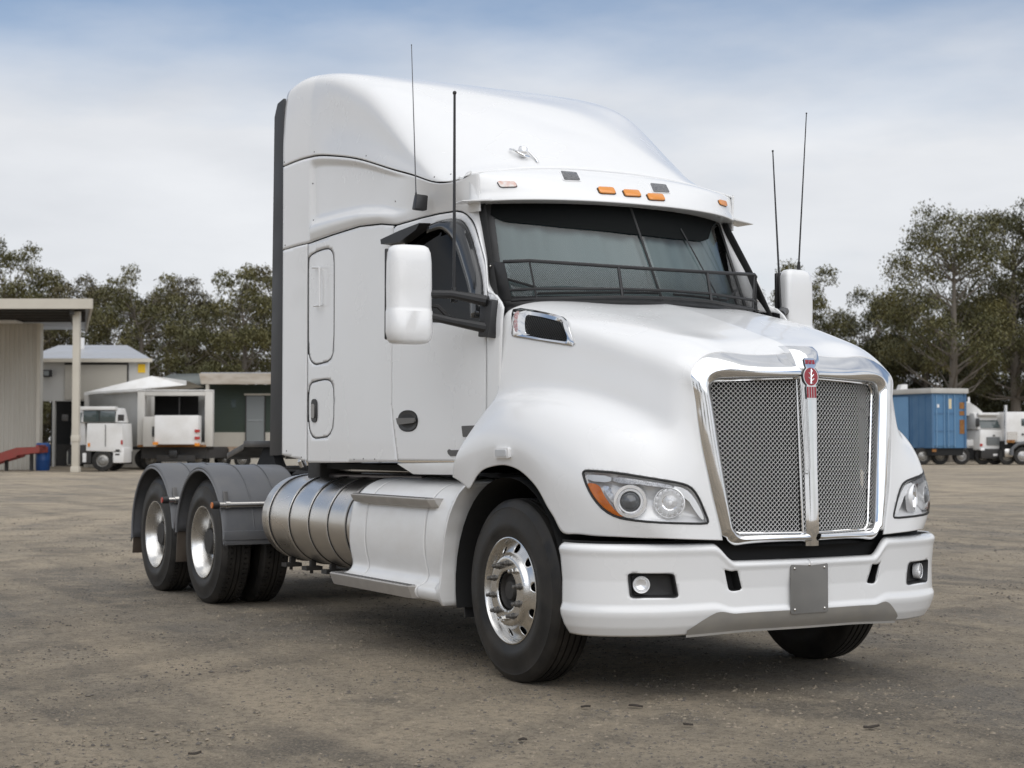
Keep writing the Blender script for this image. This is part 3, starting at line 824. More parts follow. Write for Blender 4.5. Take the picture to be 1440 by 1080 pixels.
# ---- band between the sleeper and the roof fairing
s1k = [(-3.5,3.455),(-3.3,3.474),(-3.14,3.478),(-2.74,3.428),(-2.235,3.325),(-1.71,3.178),(-1.38,3.088),(-1.13,3.016),(-.98,3.000),(-.87,3.006),(-.79,3.03),(-.70,3.03),(-.62,3.00)]
def seam1(x): return nspline([p[0] for p in s1k], np.array([p[1] for p in s1k]), np.ravel(x)).reshape(np.shape(x))
def yB(x):
    x = np.asarray(x, float); y = nspline([-3.13, -2.2, -1.7, -1.3, -1.0, -.88, -.79, -.70, -.62], np.array([1.128, 1.124, 1.11, 1.092, 1.062, 1.04, 1.008, .955, .875]), np.clip(x, -3.13, -.62).ravel()).reshape(x.shape)
    return np.where(x < -3.13, 1.128+(-3.13-x)/.37*.070, y)
def Fband(U, V):
    U = np.asarray(U, float); V = np.asarray(V, float)
    z0 = seam2(U)+.006; z1 = seam1(U)-.006; z = z0+(z1-z0)*V
    y = np.minimum(side_y(U, z0), yB(U)+.02)*(1-V)+yB(U)*V
    rel = np.interp(V, [0, .05, .12, .19, .25, .32, .90, .96, 1], [0, .012, .022, .016, -.024, -.034, -.03, -.004, 0])
    f = sstep(-3.135, -3.09, U)*(1-sstep(-2.0, -1.45, U))
    return np.stack([U, -(y+rel*f), z], -1)
band = PS(Fband, -3.5, -.74, 0, 1, 160)
for s in SIDES:
    skin(band, 'upper_side_panel', WHITE, T, None, [], .02, .035, rect=(-3.5, -.74, 0, 1), side=s, smooth=60)

# ---- roof fairing
ztk = [(-3.5,4.105),(-3.38,4.138),(-3.2,4.142),(-2.9,4.095),(-2.5,4.000),(-2.1,3.872),(-1.7,3.722),(-1.33,3.535),(-1.05,3.350),(-.92,3.240),(-.85,3.176),(-.79,3.120)]
secy = np.array([0, .30, .55, .74, .86, .935, .975, .993, 1.0, 1.0]); secd = np.array([0, .006, .022, .06, .13, .23, .37, .55, .80, 1.0])
secy2 = np.array([0, .32, .60, .81, .915, .962, .982, .994, 1.0, 1.0]); secd2 = np.array([0, .002, .006, .016, .045, .105, .22, .46, .78, 1.0])
seck = np.linspace(0, 1, 10)
def Froof(U, V):
    U = np.asarray(U, float); V = np.asarray(V, float); sh = U.shape
    zt = nspline([p[0] for p in ztk], np.array([p[1] for p in ztk]), U.ravel()); z1 = seam1(U.ravel())+.006
    sp = nspline(seck, np.stack([secy, secd], 1), V.ravel()); sq = nspline(seck, np.stack([secy2, secd2], 1), V.ravel())
    wb = (1-sstep(-2.9, -1.5, U.ravel()))[:, None]; sp = sp*(1-wb)+sq*wb
    wf = sstep(-2.25, -.84, U.ravel()); sp[:, 1] = sp[:, 1]*(1-wf)+np.clip(sp[:, 0], 0, 1)**2.3*wf
    y1 = yB(U.ravel())
    h = zt-z1
    y = sp[:, 0]*y1; z = zt-h*sp[:, 1]
    # shallow scoop in the side behind the crease
    f = sstep(-3.13, -2.7, U.ravel())*(1-sstep(-1.9, -1.1, U.ravel()))*np.exp(-((V.ravel()-.84)/.12)**2)
    y = y-.022*f
    return np.stack([U.ravel(), -y, z], -1).reshape(sh+(3,))
roof = PS(Froof, -3.5, -.79, 0, 1, 160)
skin(roof, 'roof_fairing', WHITE, T, None, [], .03, .012, rect=(-3.5, -.79, 0, 1), both=True, smooth=60)
# seam shadow: dark core behind the roof, band and sleeper
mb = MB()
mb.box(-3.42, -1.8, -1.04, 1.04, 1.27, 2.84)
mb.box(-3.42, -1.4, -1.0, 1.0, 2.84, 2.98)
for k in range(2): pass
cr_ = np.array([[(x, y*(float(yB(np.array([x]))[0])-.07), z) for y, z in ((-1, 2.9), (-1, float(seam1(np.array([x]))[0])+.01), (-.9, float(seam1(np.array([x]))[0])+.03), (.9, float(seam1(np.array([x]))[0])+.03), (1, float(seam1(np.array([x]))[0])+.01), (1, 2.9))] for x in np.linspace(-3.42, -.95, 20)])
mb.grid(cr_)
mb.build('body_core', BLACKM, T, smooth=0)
# white rear wall of the sleeper and roof end cap
mb = MB(); pr = Froof(np.full(30, -3.5), np.linspace(0, 1, 30)); ring = [tuple(p) for p in pr]+[(-3.5, -1.19, 2.8), (-3.5, -1.19, 1.28)]
full = ring+[(x, -y, z) for x, y, z in reversed(ring)]
mb.add([(x+.012, y*.992, z-.004) for x, y, z in full], [tuple(range(len(full)))]); mb.build('sleeper_rear_wall', WHITE, T)
# black flexible gap flaps at the back
for s in SIDES:
    P = [(-3.503, -1.197, 1.262), (-3.72, -1.213, 1.255), (-3.655, -1.213, 3.86), (-3.60, -1.21, 3.955), (-3.503, -1.197, 3.98)]
    MB().prism(sided(np.array(P), s), (0, .022*(1 if s < 0 else -1), 0)).build('gap_flap', mat('black_rubber_flap', (.035, .036, .038), .5, noise=(3, .5, (.06, .06, .06))), T, bev=.005)

# ---- windscreen
def xc(z): return np.interp(z, [2.20, 2.26, 2.82, 2.90], [-.156, -.19, -.51, -.556])
def xp(z): return np.interp(z, [2.20, 2.243, 2.837, 2.90], [-.553, -.57, -.80, -.825])
def yp(z): return np.interp(z, [2.20, 2.243, 2.837, 2.90], [.960, .957, .905, .90])
def Fws(U, V):       # U: -1..1 across, V: 0..1 up
    U = np.asarray(U, float); V = np.asarray(V, float)
    z = 2.225+(2.86-2.225)*V
    zz = z
    x = xc(zz)+(xp(zz)-xc(zz))*np.abs(U)**2.1
    return np.stack([x, U*yp(zz), z], -1)
ws = PS(Fws, -1, 1, 0, 1, 160)
W = empty('windscreen'); W.parent = T
def wrect(d, e=0):
    return np.array(rounded([(-1+d, e), (1-d, e), (1-d, 1-e), (-1+d, 1-e)], .07, 6))
V, F = trim(None, [], .03, .04, rect=(-.985, .985, .0, 1))
MB().add(ws.at(V[:, 0], V[:, 1], 0), F).build('screen_glass', WGLASS, W)
V, F = trim(wrect(0, 0), [wrect(.048, .03)], .015, .02)
MB().add(ws.at(V[:, 0], V[:, 1], .004), F).build('black_border', BLACK, W)
# dark sun band across the top
bl = [ws.px(*p)[2] for p in [(690,303),(700,308.5),(712,312.5),(793,320.5),(884,329.5),(946,336.5),(985,340),(995,337)]]
bl = [tuple(b) for b in bl]+[(.83, .90)]
SBp = np.array([(-.96, .985), *[(u, v) for u, v in bl], (.95, .985)])
SBp = np.array([*SBp])
V, F = trim(SBp, [], .015, .02)
MB().add(ws.at(V[:, 0], V[:, 1], .0065), F).build('sun_band', mat('sun_band_film', (.006, .007, .007), .7, spec=.08), W)
vv = np.linspace(.0, .98, 12)
MB().tube(ws.at(vv*0, vv, .006), .0085, 8).build('centre_divider', SEAL, W)
# thin black bar slanting up the screen, then the wiper blades
for u0, u1 in ((.545, .40),):
    v_ = np.linspace(.04, .80, 10); u_ = u0+(u1-u0)*(v_-.04)/.76
    MB().tube(ws.at(u_, v_, .012), .0045, 6).build('screen_bar', BLACK, W)
for a, b in (((-.93, .20), (-.78, .11)), ((-.78, .05), (-.02, .075)), ((.10, .07), (.62, .06)), ((.62, .06), (.88, .22))):
    t = np.linspace(0, 1, 8)
    MB().tube(ws.at(a[0]+(b[0]-a[0])*t, a[1]+(b[1]-a[1])*t, .016), .008, 6).build('wiper_blade', BLACK, W)
# sunshade hanging behind the screen (soft folds) and the cab's inside
uu, vv = np.meshgrid(np.linspace(-.95, .95, 150), np.linspace(-.02, .98, 6), indexing='ij')
P = Fws(uu, vv); P[..., 0] -= .055+.010*np.sin(uu*21+1.5*np.sin(uu*9))+.005*np.sin(uu*47)
P[..., 1] *= .985
MB().grid(P).build('sunshade', CURT, W)
I_ = empty('cab_interior'); I_.parent = T
MB().box(-1.76, -.62, -1.0, 1.0, 1.26, 1.34).build('floor', BLACKM, I_)
MB().box(-.95, -.40, -1.0, 1.0, 1.5, 2.12).build('dashboard', BLACK, I_, bev=.04)
for y in (-.5, .5):
    MB().box(-1.62, -1.15, y-.26, y+.26, 1.72, 1.86).build('seat', BLACK, I_, bev=.04)
    MB().hexa([(-1.62, y-.25, 1.86), (-1.5, y-.25, 1.86), (-1.5, y+.25, 1.86), (-1.62, y+.25, 1.86)], [(-1.72, y-.2, 2.62), (-1.63, y-.2, 2.62), (-1.63, y+.2, 2.62), (-1.72, y+.2, 2.62)]).build('seat_back', BLACK, I_, bev=.03)
a = np.linspace(0, 2*math.pi, 28, endpoint=False)
MB().tube([(-1.02+.10*math.sin(q), -.5+.22*math.cos(q), 2.12+.2*math.sin(q)) for q in a], .016, 8, closed=True).build('steering_wheel', BLACK, I_)
MB().grid(np.array([[(x, y, 2.83) for y in (-.98, .98)] for x in (-1.78, -.85)])).build('head_lining', BLACKM, I_)

# ---- windscreen pillars
for s in SIDES:
    zz = np.linspace(2.86, 2.225, 30)
    A = np.stack([xp(zz)-.004, -yp(zz)-.004, zz], 1)
    dz = seam[4:12]; order = np.argsort(-dz[:, 1])
    t = np.linspace(0, 1, 30)
    DSEAM = S([(655,299),(660,304),(668.5,317),(677.3,347.5),(683.8,374),(686.3,409),(693,413),(701,421)])
    dd = nspline(np.linspace(0, 1, len(DSEAM)), DSEAM, t)
    Bc = sideS.at(dd[:, 0], dd[:, 1], 0)
    gr = []
    for k, o in ((0, 0), (.25, .012), (.5, .018), (.75, .014), (1, 0)):
        q = A*(1-k)+Bc*k; q[:, 0] += o*.7; q[:, 1] -= o*.7; gr.append(q)
    MB().grid(np.array([sided(g, s) for g in gr]), flip=s > 0).build('windscreen_pillar', WHITE, T, solid=.008, solid_off=0)
# cowl under the screen
mb = MB(); uu = np.linspace(-1, 1, 41); a0 = Fws(uu, uu*0+.03)
c0 = a0.copy(); c0[:, 0] += .04; c0[:, 2] = 2.212-.03*np.abs(uu)**3; c1 = a0.copy(); c1[:, 0] += .10; c1[:, 2] = 2.165-.07*np.abs(uu)**3
mb.grid(np.array([a0, c0, c1])).build('cowl_strip', BLACK, T, solid=.006)

# ---- sun visor over the screen
vr = [(-.787,3.118),(-.70,3.095),(-.60,3.045),(-.515,2.975),(-.455,2.915),(-.425,2.872),(-.432,2.860),(-.50,2.857),(-.64,2.853)]
vk = np.linspace(0, 1, len(vr))
def Fvis(U, V):
    U = np.asarray(U, float); V = np.asarray(V, float); sh = U.shape
    p = nspline(vk, np.array(vr), V.ravel()); y = U.ravel(); a = np.abs(y)
    top = np.clip(1-V.ravel()/.5, 0, 1)
    back = .255*a**2.2*(1-top)+.03*a**2*top
    zz = p[:, 1]-.085*np.clip(a, 0, 1.01)**2.3*top-.012*a**3*(1-top)
    E = np.sqrt(np.clip(1-(a/1.012)**9, 0, 1))
    xb = -.80-.02*a
    xx = xb+(p[:, 0]-back-xb)*E
    return np.stack([xx, y, zz], -1).reshape(sh+(3,))
vis = PS(Fvis, -1.01, 1.01, 0, 1, 200)
VZ = empty('sun_visor'); VZ.parent = T
skin(vis, 'visor_skin', WHITE, VZ, None, [], .012, .03, rect=(-1.01, 1.01, 0, 1), thick=.008, smooth=60)
for s in SIDES:      # thin wing tips carrying the lip past the pillars
    MB().hexa([(-.66, s*.93, 2.850), (-.80, s*.93, 2.850), (-.86, s*1.10, 2.838), (-.70, s*1.115, 2.838)], [(-.66, s*.93, 2.866), (-.80, s*.93, 2.872), (-.86, s*1.10, 2.846), (-.70, s*1.115, 2.844)]).build('visor_wing', WHITE, VZ, bev=.003)
for px in ((852.5,269), (888,272.8), (921.5,278.2)):
    o = np.array(rounded([vis.px(px[0]+dx, px[1]+dy)[2] for dx, dy in ((-13,-4.5),(9,-3.5),(13,4.6),(-9,3.6))], .02, 4))
    l_ = empty('clearance_lamp'); l_.parent = T
    pads(vis, np.array(inset(o, -.006)), .004, 'lamp_base', SEAL, l_); pads(vis, o, .014, 'lamp_lens', AMBER, l_, dome=.004, base=.002)
for s in SIDES:
    o = [vis.px(713+dx, 260+dy)[2] for dx, dy in ((-14,-4),(11,-3.4),(14,3.6),(-9,4))]; o = np.array(rounded(o, .02, 4))
    l_ = empty('clearance_lamp'); l_.parent = T
    oo = o if s < 0 else o*[-1, 1]
    pads(vis, inset(oo, -.004), .004, 'lamp_base', SEAL, l_)
    pads(vis, oo, .012, 'lamp_lens', mat('clear_marker', (.62, .58, .56), .15, .3, noise=(30, .8, (.5, .2, .12), 2)) if s < 0 else AMBER, l_, base=.002)
for px in ((802,248.5), (927.5,265.5)):
    o = [vis.px(px[0]+dx, px[1]+dy)[2] for dx, dy in ((-14,-6.5),(8,-4.5),(13.5,6.5),(-9,5.5))]; o = np.array(rounded(o, .012, 3))
    l_ = empty('roof_lamp'); l_.parent = T
    pads(vis, inset(o, -.008), .006, 'lamp_frame', SILVERM, l_); pads(vis, o, .010, 'lamp_lens', mat('dark_lens', (.06, .06, .062), .12, coat=.6, noise=(70, .7, (.2, .2, .2), 2)), l_, base=.003)
# little chrome bracket light on the roof front
rp, rn, ruv = roof.px(735, 219); BRK = empty('roof_bracket'); BRK.parent = T
p_, n_, rt_, up_ = local(roof, ruv)
path = [p_+rt_*a+up_*b+n_*c for a, b, c in ((-.075, .065, .01), (-.06, .02, .03), (-.03, -.035, .035), (.0, -.06, .03), (.03, -.05, .02))]
MB().tube(path, .007, 8).build('hook', CHROME, BRK)
MB().tube([p_+rt_*a+up_*b+n_*c for a, b, c in ((-.03, .0, .03), (-.012, .06, .03), (.012, .07, .03), (.03, .03, .03), (.075, -.05, .01), (.085, -.09, .004))], .008, 8).build('stay', CHROME, BRK)
MB().ball(p_+n_*.035-up_*.01, .03, 8, (1, 1, 1.3)).build('lamp', SILVER, BRK)

# ---- insect screen in front of the windscreen
GD = empty('insect_screen'); GD.parent = T
gt = [(-.555,-1.005,2.448),(-.47,-.955,2.452),(-.345,-.845,2.452),(-.155,-.33,2.425),(-.125,0,2.42)]
gb = [(-.50,-.985,2.215),(-.43,-.92,2.215),(-.315,-.81,2.222),(-.11,-.33,2.238),(-.08,0,2.242)]
gt = gt+[(x, -y, z) for x, y, z in reversed(gt[:-1])]; gb = gb+[(x, -y, z) for x, y, z in reversed(gb[:-1])]
gt, gb = np.array(gt), np.array(gb)
MB().tube(gt[1:-1], .0115, 8).build('top_rail', BLACK, GD)
MB().tube(gb[1:-1], .0095, 8).build('bottom_rail', BLACK, GD)
MB().tube([g*.74+h*.26 for g, h in zip(gb[1:-1], gt[1:-1])], .009, 8).build('middle_rail', BLACK, GD)
for i in (1, 2, 3, 5, 6, 7):
    MB().tube([gb[i], gt[i]], .010 if i in (3, 5) else .006, 6).build('post', BLACK, GD)
for i, j in ((0, 1), (8, 7)):
    o = np.array([.012, 0, 0]); MB().hexa([gb[i], gb[j], gb[j]+o, gb[i]+o], [gt[i], gt[j], gt[j]+o, gt[i]+o]).build('end_plate', BLACK, GD, bev=.003)
    for k in (.1, .35, .7, .92):
        p = gb[i]*(1-k)+gt[i]*k; q = gb[j]-gb[i]; p = p+q*.12
        MB().ball(p+np.array([.008, -.012 if i == 0 else .012, 0]), .006, 4).build('rivet', STEEL, GD)
L_ = np.r_[0, np.cumsum(np.linalg.norm(np.diff(gt[1:-1], axis=0), axis=1))]
def gp(a, h):
    a = np.asarray(a); h = np.asarray(h)[..., None]
    t = np.stack([np.interp(a, L_, gt[1:-1, k]) for k in range(3)], -1); b = np.stack([np.interp(a, L_, gb[1:-1, k]) for k in range(3)], -1)
    return b*(1-h)+t*h
wm = MB(); hh = .21; pt = .0125
for i in range(-25, int(L_[-1]/pt)+2):
    for sg in (0, 1):
        a = np.linspace(0, hh, 7); x = i*pt+(a if sg == 0 else hh-a); ok = (x > 0) & (x < L_[-1])
        if ok.sum() > 1: wm.tube(gp(x[ok], (a/hh)[ok]), .00095, 3, cap=False)
tag(wm.build('screen_mesh', mat('screen_wire', (.03, .03, .03), .5, .3), GD, smooth=0), kind='stuff')

# small screws along the fairing and sleeper edges
for ps_, pts in ((roof, ((442,213.5), (515,219), (611,249), (634,245), (400,228))), (band, ((441,309.5), (440,258), (556,283), (401,345))), (sideS, ((498,646), (511,645), (527,645.5), (403,634), (424,643)))):
    for p in pts:
        q, nn, uv = ps_.px(*p)
        for s in SIDES:
            MB().lathe([(.0055, -.002), (.0055, .002), (.003, .003), (.0003, .003)], sided(q[None], s)[0], sided(nn[None], s)[0], 8).build('screw', mat('dull_screw', (.14, .135, .13), .5, .4), T)

# ---- wheels
def front_tyre_prof(w=.285, Rt=.522, rim=.296):
    P = [(rim, -.03), (rim+.012, -.012), (.345, -.003), (.352, .0), (.385, .001), (.392, -.001), (.43, -.004), (.468, -.014), (.474, -.013), (.480, -.017), (.500, -.027), (.514, -.038), (Rt-.001, -.048)]
    y = -.05; end = -w+.05
    gw = .011; ng = 4; rib = ((y-end)-ng*gw)/(ng+1)
    for k in range(ng):
        y -= rib
        P += [(Rt+.0015, y), (Rt-.012, y-.0015), (Rt-.012, y-gw+.0015), (Rt+.0015, y-gw)]; y -= gw
    P += [(Rt-.001, end), (.514, -w+.038), (.500, -w+.027), (.43, -w+.004), (.37, -w), (rim, -w+.03)]
    return P
def put_tyre(parent, x, yo, s, z=.515, drive=False, n=96):
    pr = front_tyre_prof()
    mb = MB(); mb.lathe(pr, (x, yo*s, z), (0, s, 0), n)
    v = []
    for p in mb.v:
        if p[2] < .0: p = (p[0]*1.0, p[1], .0+p[2]*.02)
        v.append(p)
    mb.v = v
    if drive:
        for k in range(72):
            a = 2*math.pi*k/72
            for yy in (-.06, -.20):
                c = np.array([x+.521*math.cos(a), (yo+yy-.012)*s, z+.521*math.sin(a)])
                if c[2] < .06: continue
                t = np.array([-math.sin(a), 0, math.cos(a)]); r_ = np.array([math.cos(a), 0, math.sin(a)]); y_ = np.array([0, s*.022, 0])
                q = [c-t*.014-y_, c+t*.014-y_, c+t*.014+y_, c-t*.014+y_]
                mb.hexa([p-r_*.01 for p in q], [p+r_*.006 for p in q])
    return mb.build('tyre', RUBBER, parent, smooth=30)

for s in SIDES:
    w = empty('front_wheel'); w.parent = T
    Y = 1.182; put_tyre(w, 0, Y, s)
    # disc with ten hand holes
    holes = [[(.242*math.cos(a)+.0255*math.cos(q), .242*math.sin(a)+.0255*math.sin(q)) for q in np.linspace(0, 2*math.pi, 20, endpoint=False)] for a in np.linspace(0, 2*math.pi, 10, endpoint=False)+.15]
    outl = circ2((0, 0), .276, 120); bore = circ2((0, 0), .112, 60)
    V, F = trim(outl, holes+[bore], .006, .006)
    rr = np.hypot(V[:, 0], V[:, 1])
    dep = np.interp(rr, [.10, .112, .118, .185, .196, .206, .214, .262, .276], [.0, .006, .012, .012, .008, -.012, -.020, -.045, -.05])
    P = np.stack([V[:, 0], s*(Y-.008+dep), .515+V[:, 1]], 1)
    rim = MB().add(P, F, s < 0).build('rim_disc', ALU, w, solid=.012, solid_off=0, smooth=30)
    MB().lathe([(.276, -.055), (.283, -.045), (.288, -.02), (.299, -.008), (.305, -.010), (.306, -.022), (.296, -.04), (.285, -.20), (.27, -.2)], (0, Y*s, .515), (0, s, 0), 80).build('rim_barrel', ALU, w)
    MB().lathe([(.30, -.24), (.27, -.17), (.05, -.17)], (0, Y*s, .515), (0, s, 0), 48).build('brake_drum', BLACKM, w)
    MB().lathe([(.112, -.05), (.106, -.01), (.098, -.006), (.090, -.03), (.060, -.035), (.055, -.015), (.048, -.008), (.0005, -.006)], (0, Y*s, .515), (0, s, 0), 40).build('hub', DARKIN, w)
    for k in range(10):
        a = 2*math.pi*(k+.35)/10; cx, cz = 0.158*math.cos(a), .515+.158*math.sin(a); y0 = Y+.003
        mb = MB().lathe([(.021, 0), (.021, .010), (.0165, .012), (.0165, .030), (.012, .034), (.0115, .052), (.006, .056), (.0004, .056)], (cx, y0*s, cz), (0, s, 0), 6 if k % 3 else 12)
        mb.build('wheel_nut', ALU if k in (1, 7) else mat('grimy_nut', (.12, .115, .11), .45, .7, noise=(60, .6, (.3, .28, .25))), w, smooth=40)
    MB().cyl((0, (Y-.17)*s, .515), (0, .55*s, .515), .09, n=20).build('stub_axle', DARKIN, w)
XD = [-5.2526, -6.6029]
for x in XD:
    for s in SIDES:
        w = empty('drive_wheel'); w.parent = T
        Y = 1.235
        put_tyre(w, x, Y, s, .512, True); put_tyre(w, x, Y-.335, s, .512, True, 64)
        MB().lathe([(.306, -.018), (.304, -.006), (.298, -.006), (.286, -.022), (.282, -.045), (.274, -.055), (.270, -.10), (.262, -.115), (.258, -.165), (.235, -.178), (.17, -.175), (.165, -.165), (.112, -.165)], (x, Y*s, .512), (0, s, 0), 80).build('rim', ALU, w)
        MB().lathe([(.112, -.17), (.108, -.07), (.095, -.055), (.0005, -.053)], (x, Y*s, .512), (0, s, 0), 32).build('hub', DARKIN, w)
        for k in range(10):
            a = 2*math.pi*k/10
            MB().cyl((x+.1675*math.cos(a), (Y-.17)*s, .512+.1675*math.sin(a)), (x+.1675*math.cos(a), (Y-.125)*s, .512+.1675*math.sin(a)), .018, .014, 6).build('wheel_nut', DARKIN, w)
    MB().tube([(x, -.9, .512), (x, -.25, .53), (x, 0, .56), (x, .25, .53), (x, .9, .512)], [.07, .09, .2, .09, .07], 16).build('drive_axle', DARKIN, T)
MB().tube([(0, -.95, .50), (0, -.6, .44), (0, .6, .44), (0, .95, .50)], .055, 10).build('front_axle', DARKIN, T)

# ---- chassis
for s in SIDES:
    mb = MB().box(-7.35, .95, s*.37, s*.46, .86, .875).box(-7.35, .95, s*.37, s*.46, 1.10, 1.115).box(-7.35, .95, s*.365, s*.375, .86, 1.115)
    mb.build('chassis_rail', DARKIN, T)
for x in (-7.3, -6.6, -5.93, -5.25, -4.3, -3.2, -2.2, -1.0, .4):
    MB().box(x-.06, x+.06, -.37, .37, .88, 1.09).build('cross_member', DARKIN, T, bev=.01)
MB().box(-1.2, .85, -.42, .42, .62, 1.45).build('engine_block', BLACKM, T, bev=.05)
MB().tube([(-1.3, 0, .80), (-5.2, 0, .58)], .06, 10).build('drive_shaft', DARKIN, T)
for s in SIDES:                      # inner wheel arch
    a = np.linspace(R(-12), R(192), 24)
    MB().grid(np.array([[(.64*math.cos(q)*1.0, s*y, .50+.66*math.sin(q)) for q in a] for y in (.62, 1.19)])).build('wheel_arch_liner', BLACKM, T)
    MB().add([(-.64, s*.62, .36), (.64, s*.62, .36), (.64, s*.62, 1.2), (-.64, s*.62, 1.2)], [(0, 1, 2, 3)]).build('wheel_arch_liner', BLACKM, T)
    MB().box(.64, .68, s*.62, s*1.15, .40, .80).build('wheel_arch_liner', BLACKM, T)
    MB().hexa([(-.66, s*.75, .30), (-.645, s*.75, .30), (-.645, s*1.12, .30), (-.66, s*1.12, .30)], [(-.70, s*.75, .62), (-.685, s*.75, .62), (-.685, s*1.12, .62), (-.70, s*1.12, .62)]).build('mud_flap', BLACK, T)
# under the cab: deck plate, pipes, steps to the frame
MB().box(-3.35, -1.2, -.9, .9, 1.16, 1.20).build('cab_floor_frame', BLACKM, T)
for s in SIDES:
    MB().tube([(-3.3, s*.80, 1.150), (-1.75, s*.80, 1.165)], .022, 8).build('air_pipe', STEEL, T)
    MB().tube([(-3.5, s*.86, 1.105), (-1.75, s*.86, 1.12)], .018, 8).build('air_pipe', mat('dull_pipe', (.16, .14, .13), .4, .6), T)
    MB().box(-3.6, -3.35, s*.6, s*.95, 1.0, 1.24).build('suspension_bracket', DARKIN, T, bev=.02)
    MB().lathe([(.03, 0), (.03, .05), (.015, .07), (.0005, .07)], (-3.9, s*.86, 1.17), (0, s*.5, 1), 12).build('coupling', STEEL, T)
MB().box(-3.9, .8, -.80, .80, .60, .66).build('shade_tray', BLACKM, T)  # unseen black pans, added to block skylight and darken the ground below
MB().box(-7.2, -4.2, -.40, .40, .70, .76).build('shade_tray', BLACKM, T)
MB().box(-4.6, -3.75, -.33, .33, 1.116, 1.13).build('deck_plate', TREAD, T)

# ---- fuel tanks with straps
for s in SIDES:
    tk = empty('fuel_tank'); tk.parent = T
    rad, yc, zc = .328, .862, .772
    MB().lathe([(.0005, -.052), (.15, -.045), (.26, -.028), (.308, -.010), (rad-.004, .012), (rad, .03), (rad, 3.1), (.3, 3.15), (.0005, 3.16)], (-3.965, s*yc, zc), (1, 0, 0), 96).build('tank_shell', STEEL, tk, smooth=30)
    for x in (-3.80, -3.385, -3.00, -2.645, -2.32):
        MB().lathe([(rad-.002, -.030), (rad+.004, -.028), (rad+.004, .028), (rad-.002, .030)], (x, s*yc, zc), (1, 0, 0), 96).build('strap_liner', BLACKM, tk)
        MB().lathe([(rad+.002, -.019), (rad+.010, -.017), (rad+.012, 0), (rad+.010, .017), (rad+.002, .019)], (x, s*yc, zc), (1, 0, 0), 96).build('strap', STEEL, tk)
        if x < -2.4:
            mb = MB().box(x-.05, x+.05, s*.93, s*1.06, .395, .425).box(x-.02, x+.02, s*.97, s*1.01, .42, .47).cyl((x, s*1.0, .37), (x, s*1.0, .44), .014, n=6)
            mb.build('strap_bracket', DARKIN, tk)
    MB().tube([(-3.92, s*(yc+rad-.001), zc+.01), (-2.2, s*(yc+rad-.001), zc+.01)], .0022, 4).build('weld_line', STEEL, tk)
    MB().box(-3.9, -.9, s*.45, s*.6, .5, 1.0).build('tank_bracket', DARKIN, tk)

